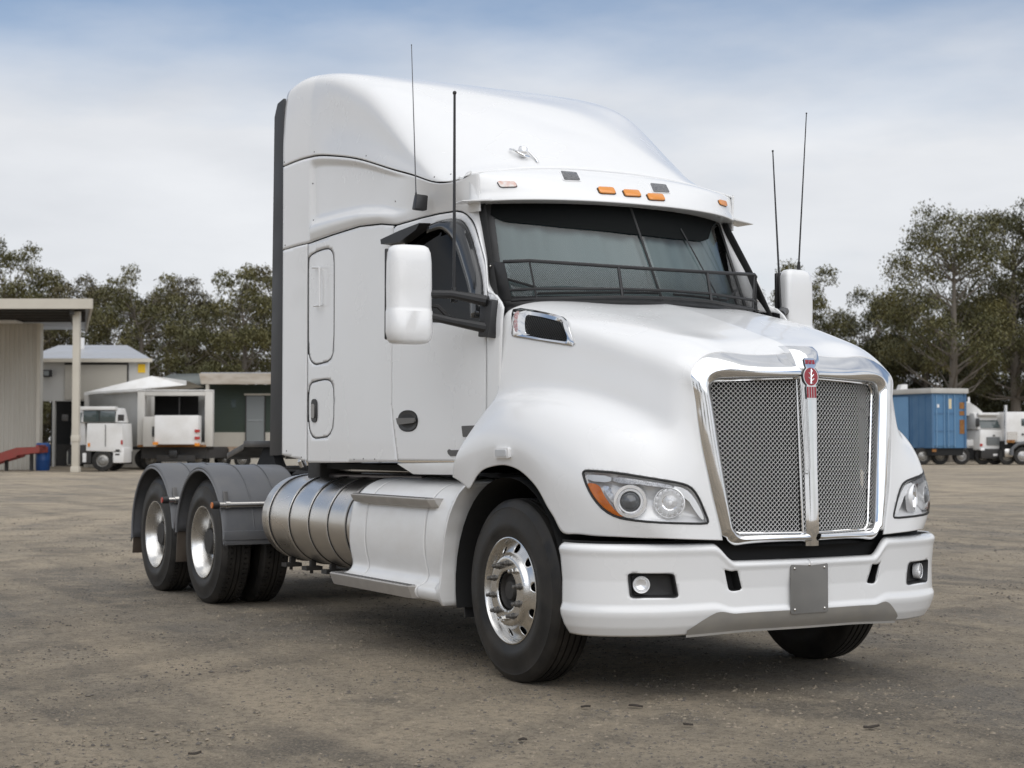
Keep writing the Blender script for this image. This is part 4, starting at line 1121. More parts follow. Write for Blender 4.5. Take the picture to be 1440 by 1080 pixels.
# ---- white side skirt with steps over the front of the tank
sec = [(.62,1.125),(.80,1.122),(.95,1.112),(1.06,1.085),(1.14,1.03),(1.190,.955),(1.213,.86),(1.221,.76),(1.215,.65),(1.196,.565),(1.192,.53),(1.205,.50),(1.235,.478),(1.27,.462),(1.275,.43),(1.26,.40),(1.15,.39)]
sk = np.r_[0, np.cumsum(np.linalg.norm(np.diff(sec, axis=0), axis=1))]
def Fsk(U, V):
    U = np.asarray(U, float); V = np.asarray(V, float); p = nspline(sk, np.array(sec), V.ravel()).reshape(V.shape+(2,))
    return np.stack([U, -p[..., 0], p[..., 1]], -1)
skirt = PS(Fsk, -2.5, -.3, 0, sk[-1], 160)
lowv = sk[12]
for s in SIDES:
    k = empty('side_skirt'); k.parent = T
    for x0, x1 in ((-2.175, -1.907), (-1.899, -1.008), (-1.000, -.68)):
        hi = sk[-1]
        lft = lambda v: x0
        pol = [(x0, 0), (x1, 0), (x1, hi), (x0, hi)]
        if x0 < -2.1: pol = [(x0+.02, 0), (x1, 0), (x1, hi), (x0, hi), (x0, sk[9]), (x0+.012, sk[6]), (x0+.05, sk[3])]
        skin(skirt, 'skirt_panel', WHITE_LOW, k, np.array(pol), [], .02, .012, side=s, thick=.012, smooth=50)
    V, F = trim(np.array([(-2.10, 0), (-.70, 0), (-.70, sk[-2]), (-2.10, sk[-2])]), [], .1, .03)
    MB().add(sided(skirt.at(V[:, 0], V[:, 1], -.016), s), F).build('inner_panel', BLACKM, k)
    # raised flare next to the front wheel: edge runs parallel to the wheel arch
    zz = np.linspace(1.115, .375, 26)
    xe = np.interp(zz, [.375, .45, .62, .80, .95, 1.05, 1.115], [-.655, -.655, -.668, -.645, -.585, -.515, -.455])
    xb = np.interp(zz, [.375, .45, .62, .80, .95, 1.05, 1.115], [-.72, -.735, -.745, -.74, -.73, -.69, -.62])
    yb = np.array([np.interp(z, [.375, .40, .45, .49, .53, .6, .76, .9, 1.0, 1.08, 1.115], [1.22, 1.26, 1.275, 1.25, 1.195, 1.20, 1.212, 1.20, 1.165, 1.09, 1.03]) for z in zz])
    ye = np.interp(zz, [.375, .45, .55, .7, .9, 1.05, 1.115], [1.265, 1.292, 1.272, 1.262, 1.255, 1.235, 1.205])
    A = np.stack([xb-.05, -(yb-.004), zz], 1); B = np.stack([xb, -(yb+.006), zz], 1); C_ = np.stack([xe-.03, -(ye-.003), zz], 1); D = np.stack([xe, -ye, zz], 1); E = np.stack([xe, -(ye-.03), zz], 1); F_ = np.stack([xe-.02, -(ye*0+.62), zz], 1)
    MB().grid(np.array([sided(q, s) for q in (A, B, C_, D, E, F_)]), flip=s > 0).build('wheel_flare', WHITE_LOW, k, solid=.006, smooth=40)
    # steps
    for (xa, xb_, z0, z1, ya, yo, nm) in ((-2.10, -.865, .955, 1.012, 1.12, 1.268, 'upper'), (-2.33, -1.02, .385, .468, 1.0, 1.322, 'lower')):
        st = empty('step'); st.parent = T
        pol = [(ya, z1), (yo-.012, z1), (yo, z1-.006), (yo-.004, z1-.02), (yo-.03, z0+.004), (yo-.05, z0), (ya, z0)]
        mb = MB()
        def pp(x, inn): return [(x, s*(y-(inn if y > ya+.02 else 0)), z) for y, z in pol]
        xs = [(xa, .05), (xa+.03, .012), (xa+.07, 0), (xb_-.09, 0), (xb_-.03, .012), (xb_, .05)]
        mb.grid(np.array([pp(x, i) for x, i in xs]), closed=True)
        mb.add(pp(*xs[0]), [tuple(range(len(pol)))]).add(pp(*xs[-1]), [tuple(range(len(pol)))])
        mb.build('step_body', mat('step_metal', (.52, .50, .475), .42, .55, noise=(7, .5, (.40, .38, .35))), st, merge=1e-4)
        tr = MB()
        nx = 44 if nm == 'upper' else 46; ny = 4 if nm == 'upper' else 6
        for i in range(nx):
            for j in range(ny):
                x = xa+.05+(xb_-xa-.1)*i/(nx-1); y = max(ya, 1.20)+.008+(yo-max(ya, 1.20)-.03)*j/(ny-1); a = .014; d = 1 if (i+j) % 2 else -1
                tr.hexa([(x-a, s*(y-a*.35*d-.004), z1-.001), (x+a, s*(y+a*.35*d-.004), z1-.001), (x+a, s*(y+a*.35*d+.003), z1-.001), (x-a, s*(y-a*.35*d+.003), z1-.001)], [(x-a*.8, s*(y-a*.3*d-.002), z1+.004), (x+a*.8, s*(y+a*.3*d-.002), z1+.004), (x+a*.8, s*(y+a*.3*d+.002), z1+.004), (x-a*.8, s*(y-a*.3*d+.002), z1+.004)])
        tag(tr.build('tread_pattern', TREAD, st, smooth=0), kind='stuff')

# ---- rear wheel guards
for gi, x in enumerate(XD):
    for s in SIDES:
        g = empty('rear_guard'); g.parent = T
        a0, a1 = (R(8), R(176)) if gi == 0 else (R(12), R(187))
        if gi == 0: a0 = R(0)
        an = np.linspace(a0, a1, 30)
        rx, rz = .64, .635
        arc = [(x+rx*math.cos(q), .525+rz*math.sin(q)) for q in an]
        arc = [(x+rx+.006, .575 if gi == 0 else .60)]+arc
        yi, yo = .555, 1.262
        gr = np.array([[(p[0], s*y, p[1]-dz) for p in arc] for y, dz in ((yi, .0), (yi+.02, -.004), (yo-.04, -.004), (yo-.010, .002), (yo, .014), (yo, .034))])
        MB().grid(gr, flip=s > 0).build('guard_shell', GREYP, g, solid=.008)
        MB().tube([(p[0]*.985+x*.015, s*(yo-.004), .525+(p[1]-.525)*.94) for p in arc], .011, 8).build('rolled_edge', mat('guard_edge', (.16, .163, .17), .42), g)
        for yy in (.78, 1.0):
            MB().tube([(p[0]+.002*(p[0]-x), s*yy, p[1]+.0065) for p in arc[1:-3]], .0055, 6).build('rib', GREYP, g)
        if gi == 0:   # front apron strip
            MB().hexa([(x+rx-.02, s*yi, .56), (x+rx+.02, s*yi, .56), (x+rx+.02, s*yo, .56), (x+rx-.02, s*yo, .56)], [(x+rx-.02, s*yi, .635), (x+rx+.022, s*yi, .635), (x+rx+.022, s*yo, .635), (x+rx-.02, s*yo, .635)]).build('lower_strip', GREYP, g, bev=.006)
        # mud flap behind each wheel
        bx, bz = arc[-1]
        MB().hexa([(bx-.075, s*.62, .30), (bx-.060, s*.62, .30), (bx-.060, s*1.235, .30), (bx-.075, s*1.235, .30)], [(bx-.02, s*.62, bz+.03), (bx-.005, s*.62, bz+.03), (bx-.005, s*1.24, bz+.03), (bx-.02, s*1.24, bz+.03)]).build('mud_flap', MUDFLAP, g, bev=.004)
        MB().hexa([(bx-.04, s*1.19, bz+.0), (bx-.015, s*1.19, bz+.0), (bx-.015, s*1.25, bz+.0), (bx-.04, s*1.25, bz+.0)], [(bx-.04, s*1.19, bz+.09), (bx-.015, s*1.19, bz+.09), (bx-.015, s*1.25, bz+.09), (bx-.04, s*1.25, bz+.09)]).build('tail_lamp', RED, g, bev=.006)
        # stainless bracket bar and clamp on the front face
        zb = .845; xb = x+rx*math.cos(math.asin((zb-.525)/rz))+.035
        MB().tube([(xb, s*1.30, zb), (xb, s*.50, zb)], .024, 14).build('support_bar', STEEL, g)
        MB().cyl((xb, s*1.29, zb), (xb, s*1.345, zb), .032, n=14).build('bar_end_cap', BLACK, g)
        MB().cyl((xb, s*1.345, zb), (xb, s*1.352, zb), .026, n=14).build('bar_end_lamp', AMBERD if gi == 0 else RED, g)
        for dz in (-.0,):
            MB().lathe([(.026, -.02), (.031, -.018), (.031, .018), (.026, .02)], (xb, s*1.215, zb), (0, 1, 0), 16).build('clamp', STEEL, g)
            MB().hexa([(xb-.012, s*1.195, zb-.12), (xb+.008, s*1.195, zb-.12), (xb+.008, s*1.235, zb-.12), (xb-.012, s*1.235, zb-.12)], [(xb-.075, s*1.195, zb+.11), (xb-.055, s*1.195, zb+.11), (xb-.055, s*1.235, zb+.11), (xb-.075, s*1.235, zb+.11)]).build('bracket', mat('dull_bracket', (.16, .155, .15), .45, .6), g, bev=.003)

# ---- fifth wheel
fw = empty('fifth_wheel'); fw.parent = T
ol = [(-5.52,-.28),(-5.58,-.44),(-5.75,-.47),(-6.35,-.47),(-6.50,-.42),(-7.02,-.40),(-7.02,-.20),(-6.55,-.07),(-6.1,-.05),(-6.1,.05),(-6.55,.07),(-7.02,.20),(-7.02,.40),(-6.50,.42),(-6.35,.47),(-5.75,.47),(-5.58,.44),(-5.52,.28)]
mb = MB(); n = len(ol)
tz = [1.37-.12*max(0, (-6.35-x))/.67 for x, y in ol]
V = [(x, y, z) for (x, y), z in zip(ol, tz)]; V2 = [(x, y, z-.06) for x, y, z in V]
mb.add(V+V2, [tuple(range(n)), tuple(reversed(range(n, 2*n)))]+[(i, (i+1) % n, n+(i+1) % n, n+i) for i in range(n)])
mb.build('coupling_plate', mat('greasy_steel', (.022, .021, .022), .35, .6, noise=(6, .5, (.1, .09, .085))), fw, bev=.006)
for y in (-.36, .36):
    MB().hexa([(-6.2, y-.05, 1.115), (-5.65, y-.05, 1.115), (-5.65, y+.05, 1.115), (-6.2, y+.05, 1.115)], [(-6.02, y-.04, 1.31), (-5.83, y-.04, 1.31), (-5.83, y+.04, 1.31), (-6.02, y+.04, 1.31)]).build('pedestal', BLACKM, fw)
MB().box(-6.4, -5.45, -.46, .46, 1.10, 1.135).build('slide_base', DARKIN, fw)
rng = random.Random(4)
for k in range(3):
    y = -.18+.16*k
    MB().tube([(-3.45, y, 1.75), (-3.7, y-.05, 1.5), (-4.1, y+.08, 1.3), (-4.7, y, 1.24), (-5.2, y*.7, 1.18)], .016, 8).build('air_hose', mat('hose_%d' % k, ((.3, .02, .02), (.02, .05, .2), (.02, .02, .02))[k], .5), T)
for x in (-6.95, -6.3, -5.4, -4.75):
    for y in (-.40, .40):
        MB().lathe([(.10, 0), (.13, .03), (.12, .10), (.13, .17), (.09, .2)], (x, y*1.2, .92), (0, 0, 1), 20).build('air_spring', BLACKM, T)
MB().box(-7.40, -7.34, -.46, .46, .88, 1.10).build('rear_cross_member', DARKIN, T)

# ---- mirrors
for s in SIDES:
    m_ = empty('mirror'); m_.parent = T
    cx, cyy, z0, z1 = -.705, 1.475, 1.955, 2.545
    lev = [(1.950,.60,.5),(1.957,.80,.75),(1.975,.93,.92),(2.02,1,1),(2.145,1.0,1.0),(2.152,.985,.90),(2.17,.975,.86),(2.3,.985,.90),(2.44,.97,.88),(2.50,.93,.80),(2.53,.84,.66),(2.543,.68,.48),(2.547,.45,.3)]
    gr = []
    for z, wy, dx in lev:
        ring = []
        for a in np.linspace(0, 2*math.pi, 40, endpoint=False):
            ca, sa = math.cos(a), math.sin(a); e = .42
            yy = .135*wy*math.copysign(abs(ca)**e, ca); xx = (.085*dx if sa > 0 else .045)*math.copysign(abs(sa)**(.75 if sa > 0 else e), sa)
            ring.append((cx+xx-.02*ca, s*(cyy+yy), z))
        gr.append(ring)
    mb = MB().grid(np.array(gr), closed=True); n = 40
    k = len(mb.v); mb.add(gr[0], [tuple(range(40))]); mb.add(gr[-1], [tuple(range(40))])
    mb.build('mirror_shell', WHITE, m_, merge=1e-5, smooth=50)
    MB().box(cx-.062, cx-.040, s*(cyy-.135), s*(cyy+.135), 1.975, 2.525).build('mirror_rim', BLACK, m_, bev=.015)
    MB().box(cx-.066, cx-.060, s*(cyy-.115), s*(cyy+.115), 1.995, 2.505).build('mirror_glass', SILVER, m_, bev=.002)
    MB().tube([(cx-.0, s*1.40, 2.255), (-.56, s*1.25, 2.247), (-.40, s*1.10, 2.20)], [.026, .026, .034], 10).build('upper_arm', BLACK, m_)
    MB().tube([(cx-.0, s*1.40, 2.135), (-.56, s*1.25, 2.085), (-.40, s*1.10, 2.04)], [.026, .026, .034], 10).build('lower_arm', BLACK, m_)
    MB().tube([(cx, s*1.38, 2.19), (-.66, s*1.30, 2.18), (-.64, s*1.22, 2.10), (-.60, s*1.17, 2.07)], .015, 8).build('cable', BLACK, m_)
    MB().hexa([(-.475, s*1.06, 1.99), (-.345, s*1.06, 1.975), (-.35, s*1.125, 1.985), (-.46, s*1.135, 1.99)], [(-.475, s*1.05, 2.225), (-.335, s*1.04, 2.205), (-.345, s*1.10, 2.20), (-.46, s*1.115, 2.22)]).build('mirror_bracket', BLACK, m_, bev=.008)

# ---- aerials
def aerial(base, top, r0, r1, name='aerial', fat=None):
    a = empty(name); a.parent = T
    b = np.array(base); t = np.array(top)
    MB().cyl(b-(t-b)/np.linalg.norm(t-b)*.03, b+(t-b)/np.linalg.norm(t-b)*.06, r0*2.2, r0*1.5, 10).build('spring_base', BLACK, a)
    MB().tube([b, b*.5+t*.5, t], [r0, (r0+r1)/2, r1], 8).build('whip', mat('aerial_grey', (.10, .10, .105), .4) if r0 < .006 else BLACK, a)
    MB().ball(t, r1*1.8, 4).build('tip', BLACK, a)
    return a
aerial((-.614, -1.215, 2.235), (-.630, -1.205, 3.485), .0105, .0075)
aerial((-1.245, -1.165, 2.90), (-1.320, -1.165, 3.93), .0042, .0025)
MB().hexa([(-1.275, -1.10, 2.845), (-1.215, -1.10, 2.845), (-1.215, -1.185, 2.85), (-1.275, -1.185, 2.85)], [(-1.27, -1.09, 2.945), (-1.22, -1.09, 2.945), (-1.225, -1.17, 2.95), (-1.265, -1.17, 2.95)]).build('aerial_mount', BLACK, T, bev=.01)
aerial((-.622, 1.285, 2.20), (-.722, 1.30, 3.36), .0085, .0045)
aerial((-.700, 1.50, 2.545), (-.604, 1.50, 3.62), .0065, .0035)

# ================================================================== GROUND
DH = np.array([math.cos(YAW), math.sin(YAW), 0]); RH = np.array([math.sin(YAW), -math.cos(YAW), 0])
RZ = YAW-math.pi/2
HZ = 620.6
def yard(px, depth, z=0.0):
    p = CAM+DH*depth+RH*((px-720)/FPX*depth); return np.array([p[0], p[1], z])

gm = bpy.data.materials.new('gravel'); gm.use_nodes = True
t = gm.node_tree; bs = t.nodes['Principled BSDF']; bs.inputs['Roughness'].default_value = .92; bs.inputs['Specular IOR Level'].default_value = .25
co = t.nodes.new('ShaderNodeTexCoord')
def tn(scale, detail=6, rough=.55, stretch=None, rot=0):
    n = t.nodes.new('ShaderNodeTexNoise'); n.inputs['Scale'].default_value = scale; n.inputs['Detail'].default_value = detail; n.inputs['Roughness'].default_value = rough
    if stretch:
        m = t.nodes.new('ShaderNodeMapping'); m.inputs['Scale'].default_value = stretch; m.inputs['Rotation'].default_value = (0, 0, rot)
        t.links.new(co.outputs['Object'], m.inputs[0]); t.links.new(m.outputs[0], n.inputs['Vector'])
    else: t.links.new(co.outputs['Object'], n.inputs['Vector'])
    return n.outputs[0]
def tr(v, a, b, c=0, d=1):
    n = t.nodes.new('ShaderNodeMapRange'); t.links.new(v, n.inputs[0])
    for i, x in enumerate((a, b, c, d)): n.inputs[i+1].default_value = x
    return n.outputs[0]
def tm(f, a, b, kind='MIX'):
    n = t.nodes.new('ShaderNodeMix'); n.data_type = 'RGBA'; n.blend_type = kind
    if isinstance(f, float): n.inputs[0].default_value = f
    else: t.links.new(f, n.inputs[0])
    for i, x in ((6, a), (7, b)):
        if isinstance(x, tuple): n.inputs[i].default_value = (*x, 1)
        else: t.links.new(x, n.inputs[i])
    return n.outputs[2]
GREYG = (.255, .231, .198); TAN = (.59, .485, .352)
big = tn(.22, 5, .6, (1, 1, 1)); mid = tn(.9, 6, .62); trk = tn(.55, 5, .55, (.16, 1.6, 1), -RZ+.12)
c = tm(tr(big, .40, .60), GREYG, TAN)
c = tm(tr(trk, .44, .60, 0, .75), c, (.46, .38, .275))
trd = tn(.8, 5, .55, (.14, 1.5, 1), -RZ-.22); c = tm(tr(trd, .52, .64, 0, .6), c, (.135, .124, .108))
c = tm(tr(mid, .48, .62, 0, .70), c, (.135, .124, .108))
pat = tn(2.6, 6, .65, (1, 1, 1)); c = tm(tr(pat, .50, .62, 0, .55), c, (.52, .43, .315))
def arc(cx_, cy_, sc, seed):
    vm = t.nodes.new('ShaderNodeVectorMath'); vm.operation = 'DISTANCE'; vm.inputs[1].default_value = (cx_, cy_, 0); t.links.new(co.outputs['Object'], vm.inputs[0])
    n = t.nodes.new('ShaderNodeTexNoise'); n.noise_dimensions = '1D'; n.inputs['Scale'].default_value = sc; n.inputs['Detail'].default_value = 3
    a_ = t.nodes.new('ShaderNodeMath'); a_.operation = 'ADD'; a_.inputs[1].default_value = seed; t.links.new(vm.outputs['Value'], a_.inputs[0]); t.links.new(a_.outputs[0], n.inputs['W'])
    return n.outputs[0]
def mul(a_, b_):
    n = t.nodes.new('ShaderNodeMath'); n.operation = 'MULTIPLY'; t.links.new(a_, n.inputs[0]); t.links.new(b_, n.inputs[1]); return n.outputs[0]
gate = tr(tn(.12, 3, .5), .42, .58)
c = tm(mul(tr(arc(-2.0, 34.0, 1.3, 3.0), .52, .62, 0, .60), gate), c, (.58, .475, .345))        # swept tyre tracks
c = tm(mul(tr(arc(28.0, 16.0, 1.5, 11.0), .54, .64, 0, .30), tr(tn(.15, 3, .5), .45, .58)), c, (.12, .11, .096))
fine = tn(17, 8, .78); c = tm(tr(fine, .48, .60, 0, .50), c, (.10, .09, .077))
spk = tn(58, 8, .82); c = tm(tr(spk, .50, .58, 0, .72), c, (.50, .425, .325))
spd = tn(75, 8, .82, (1, 1, 1), .6); c = tm(tr(spd, .53, .62, 0, .60), c, (.070, .063, .054))
vo = t.nodes.new('ShaderNodeTexVoronoi'); vo.inputs['Scale'].default_value = 70; t.links.new(co.outputs['Object'], vo.inputs['Vector'])
c = tm(tr(vo.outputs['Distance'], .0, .45, .22, 0), c, (.045, .04, .036))
t.links.new(c, bs.inputs['Base Color'])
hgt = t.nodes.new('ShaderNodeMath'); hgt.operation = 'ADD'; 
h1 = t.nodes.new('ShaderNodeMath'); h1.operation = 'MULTIPLY'; h1.inputs[1].default_value = .9; t.links.new(fine, h1.inputs[0])
t.links.new(h1.outputs[0], hgt.inputs[0])
h3 = t.nodes.new('ShaderNodeMath'); h3.operation = 'MULTIPLY'; h3.inputs[1].default_value = 1.6; t.links.new(pat, h3.inputs[0])
h4 = t.nodes.new('ShaderNodeMath'); h4.operation = 'ADD'; t.links.new(h1.outputs[0], h4.inputs[0]); t.links.new(h3.outputs[0], h4.inputs[1]); t.links.new(h4.outputs[0], hgt.inputs[0])
h2 = t.nodes.new('ShaderNodeMath'); h2.operation = 'MULTIPLY'; h2.inputs[1].default_value = .5; t.links.new(spk, h2.inputs[0]); t.links.new(h2.outputs[0], hgt.inputs[1])
bu = t.nodes.new('ShaderNodeBump'); bu.inputs['Strength'].default_value = 1.0; bu.inputs['Distance'].default_value = .05
t.links.new(hgt.outputs[0], bu.inputs['Height']); t.links.new(bu.outputs[0], bs.inputs['Normal'])

def gz(P):
    """soft unevenness of the yard near the truck (millimetres to a few centimetres)"""
    x, y = P[..., 0], P[..., 1]
    z = .010*np.sin(x*1.7+.6*np.sin(y*1.1))*np.sin(y*1.3+.8)+.006*np.sin(x*4.1+y*2.3)+.004*np.sin(y*6.3-x*3.1)
    r = np.maximum(np.abs(x+3.1)/5.2, np.abs(y)/2.0)
    far = np.clip((40-np.hypot(x, y))/20, 0, 1)
    return (z-.010)*sstep(.85, 1.5, r)*far-.004
ax_ = np.r_[-3000, -800, -300, -150, -90, -60, np.arange(-45, 30.1, .5), 45, 60, 90, 150, 300, 800, 3000]
X, Y_ = np.meshgrid(ax_, ax_, indexing='ij'); P = np.stack([X, Y_, X*0], -1); P[..., 2] = gz(P)
go = MB().grid(P).build('ground', gm, smooth=80); tag(go, kind='structure')

# loose stones near the camera
rs = np.random.RandomState(7)
octa = np.array([(1, 0, 0), (0, 1, 0), (-1, 0, 0), (0, -1, 0), (0, 0, .8), (0, 0, -.4)], float)
of = np.array([(0, 1, 4), (1, 2, 4), (2, 3, 4), (3, 0, 4), (1, 0, 5), (2, 1, 5), (3, 2, 5), (0, 3, 5)])
for nm, n, mt in (('pale', 26000, mat('pale_stone', (.27, .225, .165), .9, noise=(37, .8, (.19, .16, .125), 2))), ('dark', 34000, mat('dark_stone', (.095, .085, .074), .9, noise=(29, .8, (.16, .14, .11), 2)))):
    b = 5.5+24*rs.rand(n)**1.9; a = (rs.rand(n)*2-1)*.37*b
    C = CAM[None]+DH*b[:, None]+RH*a[:, None]; C[:, 2] = 0; C[:, 2] = gz(C)
    cl = np.sin(C[:, 0]*1.9+1.3*np.sin(C[:, 1]*1.4))+np.sin(C[:, 1]*2.3+C[:, 0]*.7)+rs.randn(n)*.9     # stones gather in drifts
    kp = (cl > -.4) if nm == 'pale' else (cl < .6)
    C = C[kp]; b = b[kp]; n = len(C)
    sz = (.0028+.0095*rs.rand(n)**3.2)*(1+.03*(b-5.5))
    ang = rs.rand(n)*6.28; ca, sa = np.cos(ang), np.sin(ang)
    V = octa[None]*(.65+.7*rs.rand(n, 6, 1))*sz[:, None, None]*np.stack([1+.5*rs.rand(n), np.ones(n), .8*np.ones(n)], 1)[:, None]
    V = np.stack([V[..., 0]*ca[:, None]-V[..., 1]*sa[:, None], V[..., 0]*sa[:, None]+V[..., 1]*ca[:, None], V[..., 2]], -1)+C[:, None]
    F = (of[None]+6*np.arange(n)[:, None, None]).reshape(-1, 3)
    me = bpy.data.meshes.new('gravel_stones'); me.from_pydata(V.reshape(-1, 3).tolist(), [], F.tolist()); me.materials.append(mt)
    st = bpy.data.objects.new('gravel_stones', me); COL.objects.link(st); tag(st, nm+' loose stones scattered over the gravel yard', 'gravel', kind='stuff')
# scraps of dark bark
for k, (px, py, w) in enumerate(((893,993,.075), (966,1019,.05), (1243,700,.09), (277,1059,.06), (1222,1022,.08), (823,994,.05), (735,1040,.04))):
    d = 1.365*FPX/(py-HZ); p = yard(px, d, .004); a = RZ+(k*.7 % 1.1)-.4
    mb = MB(); n_ = 9
    L = [(w*(i/(n_-1)-.5), .14*w*math.sin(math.pi*i/(n_-1))+.003, .006+.004*math.sin(i*.5+k)) for i in range(n_)]
    top = [np.array([x, y, z]) for x, y, z in L]; bot = [np.array([x, -y, z*.6]) for x, y, z in L]
    mb.grid(np.array([top, [(q+r)/2+np.array([0, 0, .006]) for q, r in zip(top, bot)], bot]))
    o = mb.build('bark_scrap', mat('bark', (.035, .027, .02), .8), solid=.003); o.location = p; o.rotation_euler = (0, 0, a)
    tag(o, 'small curled scrap of dark bark lying on gravel', 'bark', 'bark scraps on the gravel')

# ================================================================== BACKGROUND
class Site:
    def __init__(s, name, px, depth, label=None, cat=None, group=None, rot=0):
        s.o = empty(name, yard(px, depth), RZ+rot); s.d = depth; s.p0 = px
        if label: tag(s.o, label, cat, group)
    def X(s, px, dy=0): return (px-720)/FPX*(s.d+dy)-(s.p0-720)/FPX*s.d
    def Z(s, py, dy=0): return 1.365+(HZ-py)/FPX*(s.d+dy)
    def px(s, name, m, x0, x1, y0, y1, d0=0, d1=.3, bev=0, parent=None):
        """box whose front face fills photo pixels x0..x1, y0..y1 at local depth d0"""
        return MB().box(s.X(x0, d0), s.X(x1, d0), d0, d1, max(.0, s.Z(y1, d0)), s.Z(y0, d0)).build(name, m, parent or s.o, bev=bev)
    def box(s, name, m, *b, bev=0, parent=None): return MB().box(*b).build(name, m, parent or s.o, bev=bev)
BW = mat('bg_white_paint', (.80, .79, .77), .4, noise=(1.4, .45, (.55, .52, .46), 8))
BW2 = mat('bg_white_weathered', (.62, .60, .56), .5, noise=(1.2, .6, (.45, .42, .36), 8, (1, 1, .4)))
CREAM = mat('cream_cladding', (.50, .47, .41), .55, noise=(.9, .5, (.40, .37, .31), 7, (1, 1, .3)))
BEIGE = mat('beige_steel', (.56, .52, .44), .5, noise=(.8, .4, (.42, .38, .32)))
ROOFG = mat('grey_roof_sheet', (.42, .43, .45), .45, .3, noise=(.7, .4, (.33, .33, .33)))
GREENW = mat('green_cladding', (.030, .046, .034), .6, noise=(1.3, .5, (.05, .065, .045)))
DGREY = mat('door_grey', (.20, .215, .215), .5)
BGLASS = mat('bg_dark_glass', (.05, .07, .07), .08, coat=.8)
RUST = mat('rust', (.30, .14, .04), .8, noise=(6, .7, (.16, .06, .02)))
BLUE = mat('container_blue', (.062, .145, .265), .5, noise=(1.1, .45, (.12, .22, .34), 7))
BLUE2 = mat('container_blue_door', (.085, .20, .345), .5, noise=(2.5, .5, (.08, .17, .30), 8))

def wheel(parent, x, y, z, r, w, ax=(0, -1, 0), rimm=None):
    o = np.array((x, y, z), float); a = np.array(ax, float)
    e = empty('wheel'); e.parent = parent
    MB().lathe([(r*.58, -w), (r*.9, -w), (r, -w*.8), (r, -w*.2), (r*.95, -.01), (r*.62, 0), (r*.58, -.03)], o, a, 28).build('tyre', RUBBER, e)
    MB().lathe([(r*.58, -.02), (r*.52, -.06), (r*.40, -.03), (r*.30, .0), (r*.28, -.04), (.001, -.02)], o, a, 24).build('rim', rimm or mat('bg_rim', (.33, .32, .30), .4, .7), e)
    return e

# --- corrugated shed with awning
s = Site('awning_shed', 40, 79, 'cream corrugated shed with flat awning roof on a square steel post', 'shed')
x0, x1, zt = s.X(-90), s.X(52), 7.05
pr = []; x = x0
while x < x1: pr += [(x, 0), (x+.10, 0), (x+.13, -.05), (x+.19, -.05), (x+.22, 0)]; x += .22
pr = [(min(q, x1), y) for q, y in pr]
MB().grid(np.array([[(q, y, z) for q, y in pr] for z in (0.0, zt)])).build('corrugated_wall', CREAM, s.o, smooth=0)
s.box('corner_flashing', BEIGE, x1-.02, x1+.16, -.09, .4, 0, zt); MB().hexa([(x1-.1, .4, 0), (x1+.1, .4, 0), (s.X(52.5, 9), 9, 0), (s.X(50, 9), 9, 0)], [(x1-.1, .4, zt), (x1+.1, .4, zt), (s.X(52.5, 9), 9, zt), (s.X(50, 9), 9, zt)]).build('return_wall', CREAM, s.o)
xr = s.X(128, -7)
q = [(x0-2, -7), (xr, -7), (s.X(120, 9), 9), (x0-2, 9)]
MB().hexa([(*v, 7.36) for v in q], [(*v, 7.44) for v in q]).build('awning_roof', ROOFG, s.o)
s.box('fascia', BEIGE, x0-2, xr+.05, -7.15, -7.0, 7.18, 7.62)
q = [(xr-.06, -7), (xr+.04, -7), (s.X(121, 9), 9), (s.X(119, 9), 9)]
MB().hexa([(*v, 7.2) for v in q], [(*v, 7.55) for v in q]).build('end_fascia', BEIGE, s.o)
for k in range(5): s.box('roof_beam', DARKIN, x0-2, min(xr-.3, s.X(118, -6.6+k*1.6)), -6.6+k*1.6, -6.45+k*1.6, 7.10, 7.36)
q = [(s.X(104, -6.4)-.1, -6.9), (s.X(104, -6.4)+.1, -6.9), (s.X(103, 0)+.1, 0), (s.X(103, 0)-.1, 0)]
MB().hexa([(*v, 6.95) for v in q], [(*v, 7.30) for v in q]).build('roof_beam', DARKIN, s.o)
xpst = s.X(107, -6.4)
s.box('post', BEIGE, xpst-.15, xpst+.15, -6.55, -6.25, 0, 7.2, bev=.02)
s.box('post_base', BEIGE, xpst-.19, xpst+.19, -6.6, -6.2, 0, .25, bev=.02); s.box('post_collar', BEIGE, xpst-.18, xpst+.18, -6.58, -6.22, 1.35, 1.62, bev=.02)
s.box('ceiling_strip', BW, x0, s.X(33), -1.4, -.2, 7.02, 7.10)
# --- warehouse behind it
s = Site('warehouse', 130, 90, 'pale grey warehouse with roller door, floodlight and small yellow sign', 'warehouse')
xa, xb = s.X(40), s.X(208); ze = s.Z(504); zr = 7.05
ops = [(53.5,73.5,564,640), (77,101,564,640), (104,127,566,640)]
zo = s.Z(564)
s.box('upper_wall', CREAM if 0 else mat('pale_cladding', (.52, .51, .48), .55, noise=(.8, .4, (.44, .42, .38), 6, (1, 1, .3))), xa, xb, 0, .3, zo, ze)
MB().hexa([(xb-.3, .3, 0), (xb, .3, 0), (s.X(207, 16), 16, 0), (s.X(205, 16), 16, 0)], [(xb-.3, .3, ze), (xb, .3, ze), (s.X(207, 16), 16, ze), (s.X(205, 16), 16, ze)]).build('side_wall', MATS['pale_cladding'], s.o)
for i, (p0, p1) in enumerate(((40,53.5), (73.5,77), (101,104), (127,208))): s.box('wall_pier', MATS['pale_cladding'], s.X(p0), s.X(p1), 0, .3, 0, zo)
s.box('inside', BLACKM, s.X(50), s.X(130), 3.0, 3.1, 0, zo+.5); s.box('inside_floor_clutter', DARKIN, s.X(54), s.X(100), 1.2, 2.6, 0, 1.2)
s.px('roller_door', mat('roller_door_paint', (.50, .47, .41), .5), 90.7, 178, 513, 562, -.06, 0)
